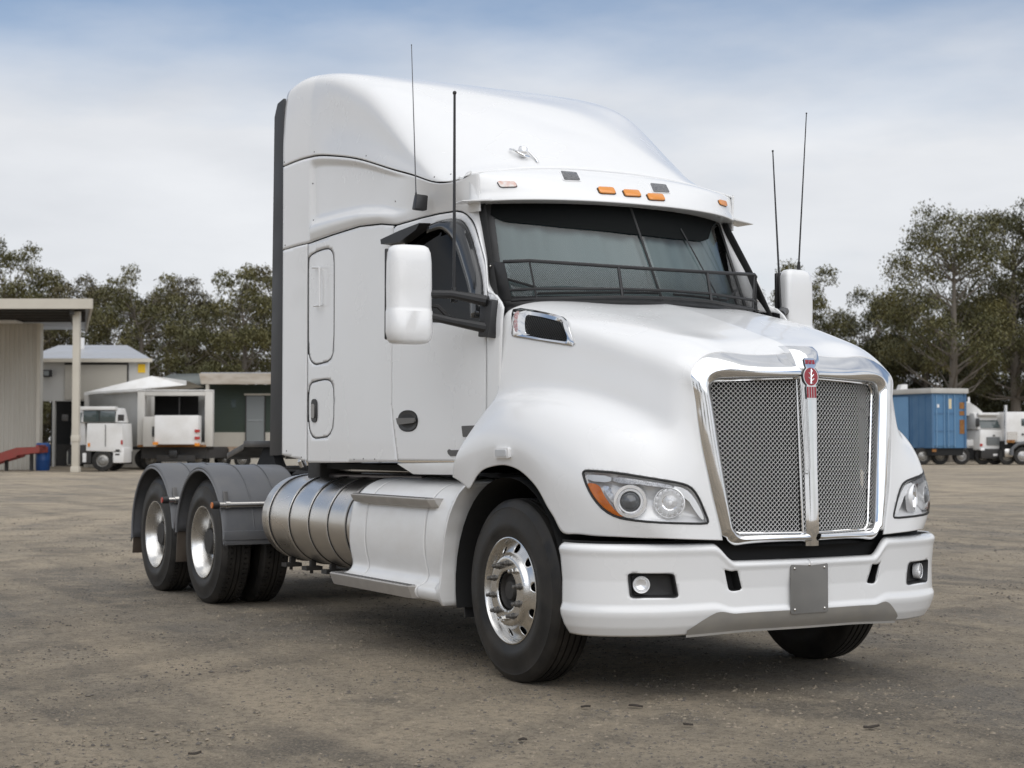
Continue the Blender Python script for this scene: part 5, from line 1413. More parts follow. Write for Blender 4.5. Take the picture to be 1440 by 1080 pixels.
for k in range(16): s.px('door_slat', MATS['roller_door_paint'], 90.7, 178, 513+k*3.05, 515.2+k*3.05, -.09, -.06)
s.px('door_head', DARKIN, 90, 179.5, 510, 513, -.12, 0); s.px('door_jamb', DARKIN, 178, 180, 513, 540, -.1, 0)
s.px('sign', mat('yellow_sign', (.80, .50, .02), .5), 193.5, 203.5, 512, 524, -.05, 0)
fl = s.px('floodlight', BLACK, 59, 71.5, 520, 530, -.35, -.12, bev=.03); s.px('floodlight_lens', DGREY, 61, 68, 521.5, 528, -.37, -.35)
V = [(xa-.3, -.35, ze-.05), (xb+.25, -.35, ze-.05), (s.X(207, 16), 16, ze-.05), (xa-.3, 16, ze-.05), (xa-.3, 7, zr), (s.X(178, 7), 7, zr)]
MB().add(V, [(0, 1, 5, 4), (1, 2, 5), (2, 3, 4, 5), (0, 4, 3)]).build('roof', ROOFG, s.o, smooth=0)
s.box('gutter', BEIGE, xa-.3, xb+.3, -.45, -.33, ze-.22, ze-.02)
MB().cyl((s.X(79), 5, 6.6), (s.X(79), 5, 7.35), .22, n=12).build('roof_vent', BW, s.o)
# --- blue drum and red loading ramp by the shed
s = Site('blue_drum', 61, 77, 'blue plastic drum standing beside the cream corrugated shed', 'drum')
MB().lathe([(.0, 0), (.30, 0), (.31, .06), (.33, .1), (.33, .45), (.345, .5), (.33, .55), (.33, .95), (.345, 1.0), (.33, 1.05), (.31, 1.25), (.28, 1.29), (.0, 1.29)], (0, 0, 0), (0, 0, 1), 24).build('drum_shell', mat('drum_blue', (.02, .08, .26), .4), s.o)
MB().cyl((.14, -.05, 1.29), (.14, -.05, 1.33), .05, n=10).build('bung', BLACK, s.o)
s = Site('loading_ramp', 25, 76, 'faded red loading ramp leaning on a low support by the shed', 'ramp')
RR = mat('faded_red_paint', (.27, .045, .035), .6, noise=(4, .5, (.2, .08, .06)))
p0, p1 = (s.X(-50), .0), (s.X(63), 1.05)
for yy in (-.7, .6):
    MB().hexa([(s.X(-20), yy, .15), (s.X(30), yy, .65), (s.X(30), yy+.12, .65), (s.X(-20), yy+.12, .15)], [(s.X(-20), yy, .55), (s.X(30), yy, 1.08), (s.X(30), yy+.12, 1.08), (s.X(-20), yy+.12, .55)]).build('side_beam', RR, s.o)
    MB().hexa([(s.X(30), yy, .72), (s.X(62), yy, .86), (s.X(62), yy+.12, .86), (s.X(30), yy+.12, .72)], [(s.X(30), yy, 1.08), (s.X(62), yy, 1.12), (s.X(62), yy+.12, 1.12), (s.X(30), yy+.12, 1.08)]).build('side_beam', RR, s.o)
for k in range(9):
    x = s.X(-18)+k*(s.X(58)-s.X(-18))/8; z = .35+.75*k/8
    s.box('cross_bar', RR, x-.06, x+.06, -.6, .62, z-.02, z+.1)
for x in (s.X(10), s.X(45)): s.box('support_leg', DARKIN, x-.06, x+.06, -.1, .1, 0, .8)

# --- white cab-over truck
s = Site('cabover_truck', 135, 74.5, 'white cab-over truck with flat front, parked behind the awning post', 'truck')
X, Z = s.X, s.Z
cabm = BW
MB().hexa([(X(121), 0, Z(634)), (X(173), 0, Z(636)), (X(173), 2.0, .9), (X(121), 2.2, .9)], [(X(122.5), 0, Z(595)), (X(171.5), 0, Z(595)), (X(171), 2.0, Z(595)), (X(122.5), 2.2, Z(595))]).build('front_panel', cabm, s.o, bev=.05)
MB().hexa([(X(113), .02, Z(594)), (X(165), .02, Z(594)), (X(168), 1.9, Z(594)), (X(113), 2.1, Z(594))], [(X(115), .25, Z(573)), (X(161), .25, Z(573)), (X(163), 1.9, Z(573)), (X(115), 2.0, Z(573))]).build('cab_top', cabm, s.o, bev=.08)
s.px('windscreen', BGLASS, 117, 162, 577.5, 593.5, -.02, .2, bev=.02); s.px('screen_pillar', BLACK, 139.3, 140.2, 577.5, 593.5, -.04, 0)
s.px('roof_visor', cabm, 112, 162, 571.5, 576.5, -.1, .4, bev=.03)
MB().hexa([(X(92), .9, Z(626)), (X(121), .05, Z(626)), (X(121), 2.2, Z(626)), (X(92), 2.6, Z(626))], [(X(95), .9, Z(575)), (X(116), .15, Z(574)), (X(116), 2.0, Z(574)), (X(95), 2.4, Z(575))]).build('cab_side', cabm, s.o, bev=.05)
MB().hexa([(X(100), .60, Z(594)), (X(114.5), .12, Z(594)), (X(114.5), .5, Z(594)), (X(100), .9, Z(594))], [(X(101), .62, Z(580)), (X(113.5), .17, Z(580)), (X(113.5), .5, Z(580)), (X(101), .9, Z(580))]).build('side_window', BGLASS, s.o)
s.px('panel_seam', DARKIN, 148, 149, 597, 628, -.015, .02); s.px('front_lower_panel', cabm, 159, 174.5, 629, 651, .02, 1.6, bev=.06)
s.px('arch_trim', cabm, 122, 160, 626, 634, .01, .6, bev=.04)
for q in (615,): MB().box(X(163), X(169), -.012, .0, Z(634.5), Z(632)).build('lettering', DARKIN, s.o)
MB().box(X(160.5), X(170.5), .004, .02, Z(635.5), Z(632.2)).build('lettering', DARKIN, s.o); MB().box(X(162.5), X(168.5), .004, .02, Z(640), Z(637.8)).build('lettering', DARKIN, s.o)
wheel(s.o, X(144.5), .02, .50, .50, .30)
wheel(s.o, X(144.5), 2.0, .50, .50, .30)
s.box('under_body', BLACKM, X(93), X(172), .35, 2.0, .32, 1.0); s.box('step_box', DARKIN, X(112), X(128), .08, .6, .35, 1.2, bev=.04)
s.px('number_panel', BW, 116.5, 121.5, 637, 650, .0, .1, bev=.02)
s.box('lamp', AMBER, X(124), X(127), -.03, .02, Z(628), Z(623)); s.box('lamp', RED, X(170.5), X(173), -.03, .02, Z(625), Z(619))
for q in (171.5, 93): MB().box(X(q)-.12, X(q)+.12, -.3, -.05, Z(592), Z(583)).build('mirror', DARKIN, s.o, bev=.03)
s.box('fuel_tank', mat('old_tank', (.30, .29, .26), .5, .3), X(86), X(100), .9, 1.7, .25, .95, bev=.12)

# --- white box truck with an open back
s = Site('box_truck', 245, 78, 'white box truck body with open dark rear window and boxed tailgate', 'truck')
X, Z = s.X, s.Z
zt, zb = Z(548), Z(628)
fr = BW2
s.box('rear_frame_post', fr, X(193), X(203.5), 0, .4, zb, zt, bev=.03); s.box('rear_frame_post', fr, X(288), X(299), 0, .4, zb, zt, bev=.03)
s.box('rear_frame_head', fr, X(203.5), X(288), 0, .4, Z(556.5), zt, bev=.03); s.box('rear_frame_sill', fr, X(203.5), X(288), .02, .4, zb, Z(622))
s.box('rear_sill_trim', RUST, X(194), X(290), -.04, .02, Z(628.5), Z(625.5))
s.box('load_space', BLACKM, X(203), X(289), 2.2, 2.3, zb, zt); s.box('window_divider', DARKIN, X(249.5), X(251), .3, .4, Z(584), Z(557))
xl = X(127, 7.8)
V = [(X(193), .4, zb), (xl, 7.8, zb), (xl, 7.8, zt), (X(193), .4, zt)]; sh_ = xl-X(193)
MB().add(V, [(0, 1, 2, 3)]).build('side_wall', mat('dull_side_panel', (.36, .36, .35), .5, noise=(.9, .4, (.30, .29, .27))), s.o, solid=.06)
V = [(X(299), .4, zb), (X(299)+sh_, 7.8, zb), (X(299)+sh_, 7.8, zt), (X(299), .4, zt)]
MB().add(V, [(0, 1, 2, 3)]).build('side_wall', MATS['dull_side_panel'], s.o, solid=.06)
MB().add([(X(193), 0, zt), (X(299), 0, zt), (X(299)+sh_, 7.8, zt), (X(193)+sh_, 7.8, zt)], [(0, 1, 2, 3)]).build('roof', BW, s.o, solid=.1)
MB().add([(X(193), .4, zb), (X(299), .4, zb), (X(299)+sh_, 7.8, zb), (X(193)+sh_, 7.8, zb)], [(0, 1, 2, 3)]).build('floor', DARKIN, s.o, solid=.15)
s.box('tailgate_box', BW, X(223), X(284), -.9, -.05, Z(625, -.9), Z(584, -.9), bev=.05); s.box('locker_panel', fr, X(203.5), X(222), -.35, .02, zb, Z(586), bev=.03)
s.box('locker_handle', BLACK, X(216.5), X(219.5), -.40, -.34, Z(614), Z(600))
for x, y in ((225, 623.5), (283, 606), (283, 616), (283, 625)): s.box('tail_lamp', AMBER if y > 620 else RED, X(x)-.12, X(x)+.12, -.98, -.9, Z(y+2, -.9), Z(y-2, -.9))
s.box('chassis', DARKIN, X(198), X(290), .2, 7.0, .55, zb-.02); s.box('rear_bumper', DARKIN, X(222), X(276), -.3, -.1, .40, .72, bev=.03); s.box('tow_block', BLACK, X(240), X(252), -.4, -.1, .6, .95, bev=.05)
for q in (183, 194): wheel(s.o, X(q), 1.8+(194-q)*.12, .5, .5, .3)
wheel(s.o, X(272), .9, .5, .5, .3, (0, -1, 0)); wheel(s.o, X(208), .7, .5, .5, .3)
# --- white canopy roof behind
s = Site('white_canopy', 195, 87, 'small building with a white peaked canopy roof behind the box truck', 'canopy')
X, Z = s.X, s.Z
z0, z1, zp = Z(556), Z(540), Z(527.5)
MB().add([(X(118), 0, z0), (X(262), 0, z1-.05), (X(262), 0, Z(535)), (X(207), 1, zp), (X(118), 0, Z(552)), (X(118), 5, z0), (X(262), 5, z1), (X(207), 4, zp)], [(0, 1, 2, 3, 4), (5, 7, 6), (4, 3, 7, 5), (3, 2, 6, 7)]).build('canopy_roof', BW, s.o, smooth=0)
s.box('front_wall', BW2, X(120), X(260), .3, .5, 0, z0)
for q in (121, 170, 215, 259): s.box('post', BW2, X(q)-.1, X(q)+.1, .0, .25, 0, z0)
# --- green shed
s = Site('green_shed', 300, 94, 'dark green shed with pale fascia, grey door and white veranda post', 'shed')
X, Z = s.X, s.Z
s.box('wall', GREENW, X(205), X(420), 0, .3, Z(608), Z(541)); s.box('base_wall', CREAM, X(205), X(420), -.05, .3, 0, Z(608))
s.box('window', BGLASS, X(325), X(332), -.04, .02, Z(573), Z(562))
for k in range(14): s.box('board', GREENW, X(205), X(420), -.03, .0, Z(608)+k*.195, Z(608)+k*.195+.18)
s.box('side_building', GREENW, X(205), X(291), .4, 6, 0, Z(538))
MB().add([(X(205), -.6, Z(541)), (X(293), -.6, Z(541)), (X(293), 7, Z(524, 7)), (X(205), 7, Z(526, 7))], [(0, 1, 2, 3)]).build('dark_roof', mat('dark_roof_sheet', (.11, .125, .115), .55, noise=(1, .5, (.2, .2, .18))), s.o, solid=.08)
MB().hexa([(X(290), -1.6, Z(540, -1.6)), (X(425), -1.6, Z(540, -1.6)), (X(425), -1.3, Z(540, -1.6)), (X(290), -1.3, Z(540, -1.6))], [(X(287), -1.6, Z(525, -1.6)), (X(425), -1.6, Z(525, -1.6)), (X(425), -1.3, Z(525, -1.6)), (X(287), -1.3, Z(525, -1.6))]).build('fascia', mat('stained_fascia', (.50, .45, .38), .7, noise=(1.2, .8, (.33, .27, .2), 6, (1, 1, 3))), s.o)
s.box('veranda_roof', ROOFG, X(288), X(425), -1.3, 6, Z(527), Z(525))
s.box('veranda_post', BEIGE, X(296), X(300.5), -1.55, -1.3, 0, Z(540)); 
dr = s.box('door', DGREY, X(347), X(372), -.12, -.02, Z(640), Z(557)); s.box('door_rail', mat('door_grey_light', (.27, .285, .285), .5), X(349), X(370), -.15, -.12, Z(592), Z(590)); s.box('door_frame', DARKIN, X(345.5), X(347), -.14, 0, 0, Z(555)); s.box('door_frame', DARKIN, X(372), X(373.5), -.14, 0, 0, Z(555)); s.box('door_head', BEIGE, X(344), X(381), -.2, 0, Z(556), Z(553.5))
# --- flatbed trailer chassis beyond the drive wheels
s = Site('flatbed_trailer', 320, 84, 'low rusty flatbed trailer chassis parked before the green shed', 'trailer')
X, Z = s.X, s.Z
TRL = mat('trailer_brown', (.14, .10, .075), .7, noise=(2, .6, (.22, .15, .1)))
s.box('deck', TRL, X(270), X(420), 0, 2.4, .82, 1.05); s.box('side_rail', mat('trailer_rail', (.42, .33, .25), .7, noise=(2, .7, (.25, .15, .08))), X(298), X(420), -.06, .0, .80, 1.10)
for k in range(12): s.box('stake_pocket', DARKIN, X(300)+k*.36, X(300)+k*.36+.1, -.10, -.06, .78, 1.0)
for q in (282, 312, 340): wheel(s.o, X(q), .15, .42, .42, .28)
s.box('chassis_beam', DARKIN, X(275), X(420), .7, 1.6, .5, .82)
# --- blue container truck, right
s = Site('blue_container', 1305, 95, 'blue shipping container with rust-streaked doors and pale roof on truck chassis', 'container')
X, Z = s.X, s.Z
zb, zt = Z(630), Z(553); kx = X(1310)
yk = 6.5
def back(px_, dy): return X(px_, dy)
# long side recedes to the left; door end faces right of camera
A = np.array([X(1310), 0]); Bq = np.array([X(1205, yk), yk]); Cq = np.array([X(1357.5, .9), .9])
ds = (Bq-A)/np.linalg.norm(Bq-A); Ls = np.linalg.norm(Bq-A); de = (Cq-A)/np.linalg.norm(Cq-A); Le = np.linalg.norm(Cq-A)
ns = np.array([ds[1], -ds[0]]); ns = ns if ns[1] < 0 else -ns; ne = np.array([de[1], -de[0]]); ne = ne if ne[1] < 0 else -ne
def slab(o, d, n, a0, a1, z0, z1, p0, p1, name, m, bev=0):
    q = [o+d*a0+n*p0, o+d*a1+n*p0, o+d*a1+n*p1, o+d*a0+n*p1]
    return MB().hexa([(*v, z0) for v in q], [(*v, z1) for v in q]).build(name, m, s.o, bev=bev)
slab(A, ds, ns, 0, Ls, zb, zt, -.2, 0, 'side_wall', BLUE)
k = .55
while k < Ls-.1:
    slab(A, ds, ns, k, k+.10, zb+.12, zt-.12, 0, .035, 'side_rib', BLUE); k += .62
slab(A, ds, ns, 2.05, 3.6, zb+.3, zt-.15, .036, .06, 'side_panel', mat('panel_blue_light', (.16, .31, .50), .5, noise=(1, .4, (.12, .24, .4))))
slab(A, de, ne, 0, Le, zb, zt, -.2, 0, 'end_wall', BLUE2)
for a0, a1 in ((.12, .93), (.98, 1.62)):
    slab(A, de, ne, a0, a1, zb+.12, zt-.15, 0, .05, 'door_leaf', BLUE2)
    for zz in (.30, .62): slab(A, de, ne, a0+.05, a1-.05, zb+(zt-zb)*zz, zb+(zt-zb)*zz+.08, .05, .08, 'door_bar', BLUE)
for a in (.25, .80, 1.08, 1.52):
    slab(A, de, ne, a, a+.05, zb+.05, zt-.1, .05, .11, 'lock_rod', mat('lock_rod_blue', (.20, .34, .50), .4, .4))
for z0, z1, m in ((.26, .52, RUST), (.60, .68, RUST), (.72, .84, RUST), (.86, .93, BLUE)):
    slab(A, de, ne, Le-.42, Le-.04, zb+(zt-zb)*z0, zb+(zt-zb)*z1, .0, .03, 'rust_patch', m)
slab(A, de, ne, .98+.18, .98+.38, zb+(zt-zb)*.72, zb+(zt-zb)*.90, .051, .056, 'notice', mat('yellow_notice', (.70, .58, .36), .6))
slab(A, de, ne, .35, .50, zb+(zt-zb)*.74, zb+(zt-zb)*.80, .051, .056, 'notice', BW)
for a in (-.02, Le-.1): slab(A, de, ne, a, a+.14, zb, zt, -.1, .06, 'corner_post', BLUE)
Dq = Cq+(Bq-A)
lift = np.array([0, 0])
rf = [A+(ns+ne)*.15, Cq+ne*.2+de*.1, Dq, Bq+ns*.2]
MB().hexa([(*v, zt) for v in rf], [(*v, zt+.30) for v in rf]).build('canopy_roof', mat('pale_canopy', (.50, .49, .46), .6, noise=(1, .5, (.36, .34, .31))), s.o, bev=.05)
MB().hexa([(X(1283), 3, zt+.3), (X(1294), 3, zt+.3), (X(1294), 4, zt+.3), (X(1283), 4, zt+.3)], [(X(1286), 3, zt+.62), (X(1294), 3, zt+.62), (X(1294), 4, zt+.62), (X(1286), 4, zt+.62)]).build('roof_vent', BW, s.o)
slab(A, ds, ns, .1, Ls, .62, zb, -1.9, -.15, 'chassis', BLACKM)
slab(A, de, ne, .05, Le-.1, .55, zb, -.6, -.1, 'rear_chassis', BLACKM); slab(A, de, ne, .0, .28, zb-.22, zb-.06, .0, .05, 'tail_lamp', RUST)
for q, dy in ((1297, .6), (1322, 1.2), (1290, 4.2), (1352, 1.3)): wheel(s.o, X(q, dy), dy, .5, .5, .35, (0, -1, 0), mat('pale_rim', (.45, .44, .43), .35, .7) if q == 1352 else None)
# --- white truck beside it
s = Site('fairing_truck', 1388, 96, 'white truck with rounded roof fairing and square grey grille beside blue container', 'truck')
X, Z = s.X, s.Z
MB().hexa([(X(1377), 0, Z(633)), (X(1411), 0, Z(633)), (X(1412), 2.2, Z(633)), (X(1358), 2.2, Z(633))], [(X(1378.5), .05, Z(604)), (X(1411), .05, Z(604)), (X(1411), 2.2, Z(604)), (X(1358), 2.2, Z(604))]).build('cab_lower', BW, s.o, bev=.10)
MB().hexa([(X(1375), .1, Z(604)), (X(1409), .1, Z(604)), (X(1410), 2.2, Z(604)), (X(1358), 2.2, Z(604))], [(X(1372), .45, Z(580)), (X(1404), .45, Z(580)), (X(1406), 2.2, Z(580)), (X(1358), 2.2, Z(580))]).build('cab_upper', BW, s.o, bev=.10)
MB().hexa([(X(1379.5), .06, Z(602)), (X(1407.5), .06, Z(602)), (X(1407.5), .4, Z(602)), (X(1379.5), .4, Z(602))], [(X(1377.5), .36, Z(587.5)), (X(1404.5), .36, Z(587.5)), (X(1404.5), .6, Z(587.5)), (X(1377.5), .6, Z(587.5))]).build('windscreen', BGLASS, s.o, bev=.03)
MB().hexa([(X(1361), 1.9, Z(602)), (X(1373), .45, Z(602)), (X(1373), .8, Z(602)), (X(1361), 2.1, Z(602))], [(X(1361), 1.9, Z(587)), (X(1371), .62, Z(587)), (X(1371), .9, Z(587)), (X(1361), 2.1, Z(587))]).build('side_window', BLACK, s.o)
gr = []
for u in np.linspace(0, 1, 9):
    zz = Z(562.5)-(Z(562.5)-Z(581))*u**2.2; xo = X(1358)+(X(1388)-X(1358))*u**.9
    gr.append([(xo, 1.0-.5*u, Z(584)), (xo, 1.05-.5*u, zz-.08), (xo, 1.4-.4*u, zz), (xo, 2.6, zz), (xo, 3.0, zz-.1), (xo, 3.0, Z(584))])
MB().grid(np.array(gr)).build('roof_fairing', BW, s.o, smooth=60)
MB().add(gr[0], [tuple(range(6))]).build('fairing_back', BW, s.o)
s.box('visor', BW, X(1376), X(1406), .0, .6, Z(584), Z(580.5), bev=.04)
gg = s.box('grille', mat('bg_grille', (.16, .16, .155), .5, .4), X(1387), X(1405.5), -.06, .02, Z(626), Z(614.5), bev=.01)
for k in range(5): s.box('grille_bar', DGREY, X(1387.5), X(1405), -.075, -.06, Z(625.4)+k*.093, Z(625.4)+k*.093+.05)
s.box('bumper', DARKIN, X(1378), X(1412), -.15, .5, Z(645), Z(631), bev=.06); s.box('number_plate', BW, X(1395), X(1401), -.17, -.15, Z(641), Z(638))
for q in (1380, 1409.5): s.box('headlamp', SILVERM, X(q)-.12, X(q)+.12, -.2, -.1, Z(633.5), Z(630), bev=.02)
s.box('lamp', RED, X(1377.5), X(1381), -.05, .05, Z(627.5), Z(624))
s.box('badge', DARKIN, X(1396), X(1398.5), -.08, .0, Z(613.5), Z(611.5)); s.box('skirt', BW, X(1361), X(1379), .6, 1.2, Z(632), Z(618), bev=.08)
for q in (1385, 1402): wheel(s.o, X(q), .35, .5, .5, .32)
s.box('under_body', BLACKM, X(1362), X(1411), .6, 2.2, .3, 1.1); MB().cyl((X(1370.5), 1.2, Z(566)), (X(1370.5), 1.2, Z(557.5)), .07, n=8).build('exhaust_tip', SILVERM, s.o)
for q in (1375, 1412): s.box('mirror', BLACK, X(q)-.1, X(q)+.1, .0, .15, Z(600), Z(588), bev=.03)
# --- second white truck at the far right
s = Site('sleeper_truck', 1432, 95, 'white sleeper cab truck with chrome exhaust stack standing past the fairing truck', 'truck')
X, Z = s.X, s.Z
s.box('sleeper', BW, X(1416), X(1470), .2, 2.6, Z(622), Z(579), bev=.12); s.box('cab', BW, X(1440), X(1490), .25, 2.5, Z(626), Z(585), bev=.15)
s.box('window', BGLASS, X(1437.5), X(1444), .17, .22, Z(599), Z(588.5), bev=.03); s.box('lower_panel', STEEL, X(1418), X(1432), .16, .22, Z(619), Z(607)); s.box('red_strip', RUST, X(1417), X(1428), .14, .2, Z(622.5), Z(618.5))
MB().cyl((X(1416.5), .3, 1.2), (X(1416.5), .3, Z(569.5)), .09, n=12).build('exhaust_stack', CHROME, s.o)
s.box('handle', BLACK, X(1438), X(1441), .14, .2, Z(612), Z(609.5)); s.box('under_body', BLACKM, X(1412), X(1490), .5, 2.4, .45, Z(620))
MB().tube([(X(1440)-.70, .1, .55), (X(1440)-.66, .1, .95), (X(1440)-.35, .1, 1.2), (X(1440)+.0, .1, 1.28), (X(1440)+.4, .1, 1.2)], .10, 8).build('guard', GREYP, s.o)
wheel(s.o, X(1439), .15, .52, .52, .32, (0, -1, 0), mat('pale_rim', (.45, .44, .43), .35, .7)); wheel(s.o, X(1420), .5, .5, .5, .32); wheel(s.o, X(1480), .15, .52, .52, .32)
s.box('tank', STEEL, X(1414), X(1427), .25, .8, .45, .95, bev=.1)

# ================================================================== TREES
rt = np.random.RandomState(21)
BARK = mat('gum_bark', (.19, .165, .135), .85, noise=(2.2, .7, (.10, .085, .07), 6, (1, 1, .25)))
def leafmat(name, c0, c1):
    m = bpy.data.materials.new(name); m.use_nodes = True; t = m.node_tree; b = t.nodes['Principled BSDF']
    co = t.nodes.new('ShaderNodeTexCoord'); no = t.nodes.new('ShaderNodeTexNoise'); no.inputs['Scale'].default_value = .45; no.inputs['Detail'].default_value = 3
    t.links.new(co.outputs['Object'], no.inputs['Vector'])
    mr = t.nodes.new('ShaderNodeMapRange'); t.links.new(no.outputs[0], mr.inputs[0]); mr.inputs[1].default_value = .35; mr.inputs[2].default_value = .65
    mi = t.nodes.new('ShaderNodeMix'); mi.data_type = 'RGBA'; t.links.new(mr.outputs[0], mi.inputs[0]); mi.inputs[6].default_value = (*c0, 1); mi.inputs[7].default_value = (*c1, 1)
    t.links.new(mi.outputs[2], b.inputs['Base Color']); b.inputs['Roughness'].default_value = .55; b.inputs['Specular IOR Level'].default_value = .3
    return m
LEAF = [leafmat('gum_leaf_olive', (.078, .078, .032), (.14, .125, .048)), leafmat('gum_leaf_dark', (.058, .060, .027), (.11, .10, .042)), leafmat('gum_leaf_brown', (.075, .066, .032), (.12, .10, .046))]
def gum(seed, H, W, nc=46, low=.22, per=500):
    r = np.random.RandomState(seed)
    tm_ = MB(); fork = H*(.30+.08*r.rand())
    bx_, by_ = r.randn(2)*.25
    P = [(0, 0, -.1), (bx_*.3, by_*.3, fork*.4), (bx_, by_, fork), (bx_*1.6, by_*1.4, H*.62), (bx_*1.8+r.randn()*.4, by_*1.5, H*.80)]
    rr = H*.021
    tm_.tube(P, [rr*1.25, rr, rr*.8, rr*.45, rr*.15], 10)
    cents = []
    for i in range(nc):
        for _ in range(30):
            a = r.rand()*6.283; h = low+(1-low)*r.rand()**.8
            env = W*(.42+.58*math.sin(math.pi*min(1, max(0, (h-low+.10)/(1.12-low)))**.85))
            rad = env*(.30+.70*math.sqrt(r.rand()))
            c = np.array([rad*math.cos(a), rad*math.sin(a), H*h-.8*r.rand()])
            if all(np.linalg.norm((c-q)*[1, 1, 1.0]) > W*.27 for q, _ in cents): break
        sz = W*(.17+.14*r.rand()); cents.append((c, sz))
    for c, sz in cents:                              # limbs reaching the leaf clumps
        zz = np.clip(c[2]-np.hypot(c[0], c[1])*.75, fork*.8, H*.75); t = np.interp(zz, [p[2] for p in P], range(len(P)))
        k = int(min(t, len(P)-2)); st_ = np.array(P[k])*(1-(t-k))+np.array(P[k+1])*(t-k)
        md = st_*.45+c*.55+np.array([0, 0, -.08*W])+r.randn(3)*.15
        tm_.tube([st_, md, c-[0, 0, sz*.2]], [rr*.22, rr*.13, rr*.04], 5, cap=False)
    V = []
    for c, sz in cents:
        n = int(per*(sz/(W*.25))**2)
        d = r.randn(n, 3); d /= np.linalg.norm(d, axis=1)[:, None]; d[:, 2] = np.where(d[:, 2] < -.55, -d[:, 2]*.7, d[:, 2])
        q = c+d*(sz*(.30+.78*r.rand(n, 1)**.55)*(1+.22*np.sin(d[:, :1]*5+c[0])*np.cos(d[:, 1:2]*5+c[1])))*[1, 1, .85+.4*r.rand()]
        # leaves hang: long axis mostly down, random yaw
        yaw = r.rand(n)*6.283; dr = np.stack([np.cos(yaw)*.75, np.sin(yaw)*.75, -.35-.8*r.rand(n)], 1); dr /= np.linalg.norm(dr, axis=1)[:, None]
        y2 = yaw+1.3+r.rand(n)*.6; wd = np.stack([np.cos(y2), np.sin(y2), .5*r.randn(n)], 1); wd /= np.linalg.norm(wd, axis=1)[:, None]
        L = (.13+.14*r.rand(n))[:, None]; w = L*.48
        V.append(np.stack([q, q+dr*L*.5+wd*w*.5, q+dr*L, q+dr*L*.5-wd*w*.5], 1))
    V = np.concatenate(V); n = len(V)
    me = bpy.data.meshes.new('crown'); me.from_pydata(V.reshape(-1, 3).tolist(), [], np.arange(4*n).reshape(-1, 4).tolist())
    return tm_, me
VAR = {}
def tree(px, depth, top, W, seed, label, group, lm=0, low=.22, nc=46):
    H = 1.365+(HZ-top)/FPX*depth
    o = empty('gum_tree', yard(px, depth), rt.rand()*6.28); tag(o, label, 'tree', group)
    tb, me = gum(seed, H, W, nc, low)
    tb.build('trunk', BARK, o)
    me.materials.append(LEAF[lm]); c = bpy.data.objects.new('crown', me); COL.objects.link(c); c.parent = o
    return o
def tree_copy(src, px, depth, sc, label, group):
    o = src.copy(); COL.objects.link(o); o.location = yard(px, depth); o.rotation_euler = (0, 0, rt.rand()*6.28); o.scale = (sc, sc, sc); tag(o, label, 'tree', group)
    for ch in src.children:
        c = ch.copy(); COL.objects.link(c); c.parent = o
    return o
GL, GR, GB = 'gum trees behind the sheds', 'gum trees behind the parked trucks', 'gum trees screened by the prime mover'
t1 = tree(18, 112, 348, 3.6, 1, 'gum tree with airy clumped top rising over the awning roof', GL, 0)
t2 = tree(196, 116, 377, 4.0, 2, 'gum tree with rounded crown above the warehouse corner and yellow sign', GL, 0)
t3 = tree(335, 108, 371, 3.6, 3, 'gum tree with pale trunk and broken crown behind the green shed door', GL, 0)
t4 = tree(105, 122, 390, 3.7, 4, 'brownish gum tree showing between awning post and warehouse roof', GL, 2, .15)
t5 = tree(265, 124, 398, 3.6, 5, 'brownish gum tree behind the dark roof end of the green shed', GL, 2, .15)
tree_copy(t2, -40, 118, 1.05, 'gum tree half hidden by the corrugated shed wall', GL)
LBL = 'gum tree of the back row seen through gaps between the nearer trees'
tree_copy(t4, 60, 128, .95, LBL, GL); tree_copy(t5, 150, 130, 1.0, LBL, GL); tree_copy(t4, 232, 132, .98, LBL, GL); tree_copy(t3, 300, 128, .92, LBL, GL)
tree_copy(t5, 385, 116, 1.0, 'brownish gum tree against the black rear flap of the sleeper', GL)
t6 = tree(1335, 108, 296, 4.7, 16, 'tallest gum tree with broad many-clumped crown and pale trunk behind blue container', GR, 0, .36, 58)
t7 = tree(1430, 112, 288, 4.3, 7, 'tall gum tree with dense dark crown behind the white trucks', GR, 1, .26, 52)
t8 = tree(1138, 118, 371, 3.4, 8, 'small gum tree with open crown rising beside the far mirror', GR, 0, .2, 36)
LB2 = 'lower dark gum tree filling the gaps behind the container and trucks'
t9 = tree(1222, 122, 414, 3.6, 9, LB2, GR, 1, .06, 52)
tree_copy(t9, 1290, 120, .98, LB2, GR); tree_copy(t9, 1180, 130, .9, LB2, GR); tree_copy(t9, 1375, 124, .98, LB2, GR); tree_copy(t9, 1440, 118, 1.08, LB2, GR); tree_copy(t9, 1100, 128, .86, 'low dark gum tree peeping over the bonnet beside the far mirror', GR); tree_copy(t9, 1335, 128, 1.0, LB2, GR); tree_copy(t9, 1405, 130, 1.05, LB2, GR); tree_copy(t9, 1255, 128, .98, LB2, GR); tree_copy(t7, 1490, 112, 1.0, 'tall gum tree whose crown just shows beyond the sleeper cab truck', GR)
LB3 = 'gum tree of the row hidden behind the white prime mover'
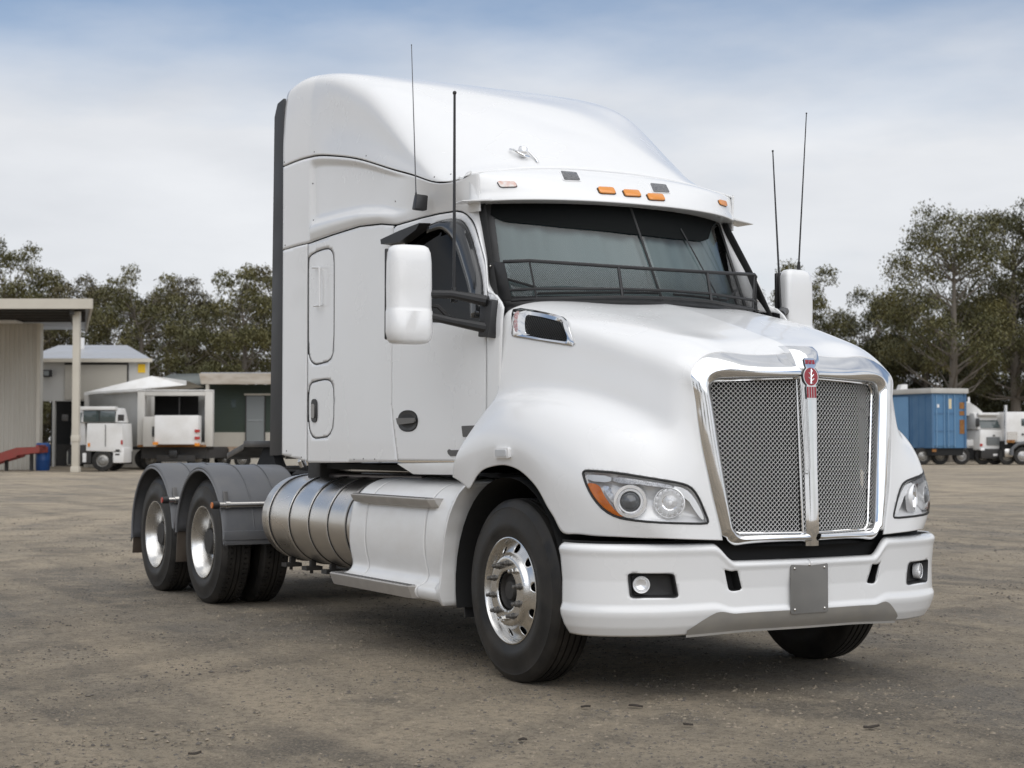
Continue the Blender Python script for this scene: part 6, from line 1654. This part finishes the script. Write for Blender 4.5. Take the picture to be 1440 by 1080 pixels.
for k, (px, sc) in enumerate(((450, .95), (540, 1.0), (640, .9), (740, 1.0), (840, .95), (940, 1.0), (1030, .95))):
    tree_copy((t2, t4, t5)[k % 3], px, 120+4*(k % 2), sc, LB3, GB)
# the tree row carried on past both edges of the view
LB5 = 'gum tree of the long row edging the yard past the sheds and trucks'
for k, px in enumerate((-130, -230, -340, -460, -590, 1580, 1690, 1800, 1930, 2070)):
    tree_copy((t2, t4, t7, t5, t1)[k % 5], px, 112+6*(k % 3), 1.0, LB5, 'gum trees edging the yard')
LB4 = 'unseen gum tree added across the yard for reflections on the prime mover'  # out of view, added to put a darker band into door and chrome reflections
for k in range(13):
    a_ = R(-165+13.5*k); src = (t1, t2, t3, t9)[k % 4]
    o = tree_copy(src, 700, 100, .95+.1*(k % 3), LB4, 'unseen gum trees added for reflections'); dd_ = 62+9*((k*7) % 4)
    o.location = (6+dd_*math.cos(a_+R(22)), -6+dd_*math.sin(a_+R(22)), 0)
# undergrowth below the trees
ug = np.random.RandomState(5); V = []
for k in range(420):
    px = ug.uniform(-80, 1520); dp = 126+12*ug.rand(); c = yard(px, dp); h = 2.2+3.2*ug.rand(); n = 60
    d = ug.randn(n, 3); d /= np.linalg.norm(d, axis=1)[:, None]; q = c+np.array([0, 0, h*.5])+d*[1.5, 1.5, h*.5]*(.5+.5*ug.rand(n, 1))
    yaw = ug.rand(n)*6.283; dr = np.stack([np.cos(yaw), np.sin(yaw), ug.randn(n)*.6], 1); wd = np.stack([-np.sin(yaw), np.cos(yaw), ug.randn(n)*.5], 1)
    L = (.25+.25*ug.rand(n))[:, None]; V.append(np.stack([q, q+dr*L*.5+wd*L*.3, q+dr*L, q+dr*L*.5-wd*L*.3], 1))
V = np.concatenate(V); n = len(V); me = bpy.data.meshes.new('undergrowth'); me.from_pydata(V.reshape(-1, 3).tolist(), [], np.arange(4*n).reshape(-1, 4).tolist()); me.materials.append(LEAF[1])
uo = bpy.data.objects.new('undergrowth', me); COL.objects.link(uo); tag(uo, 'dark undergrowth massed below the gum trees', 'undergrowth', kind='stuff')
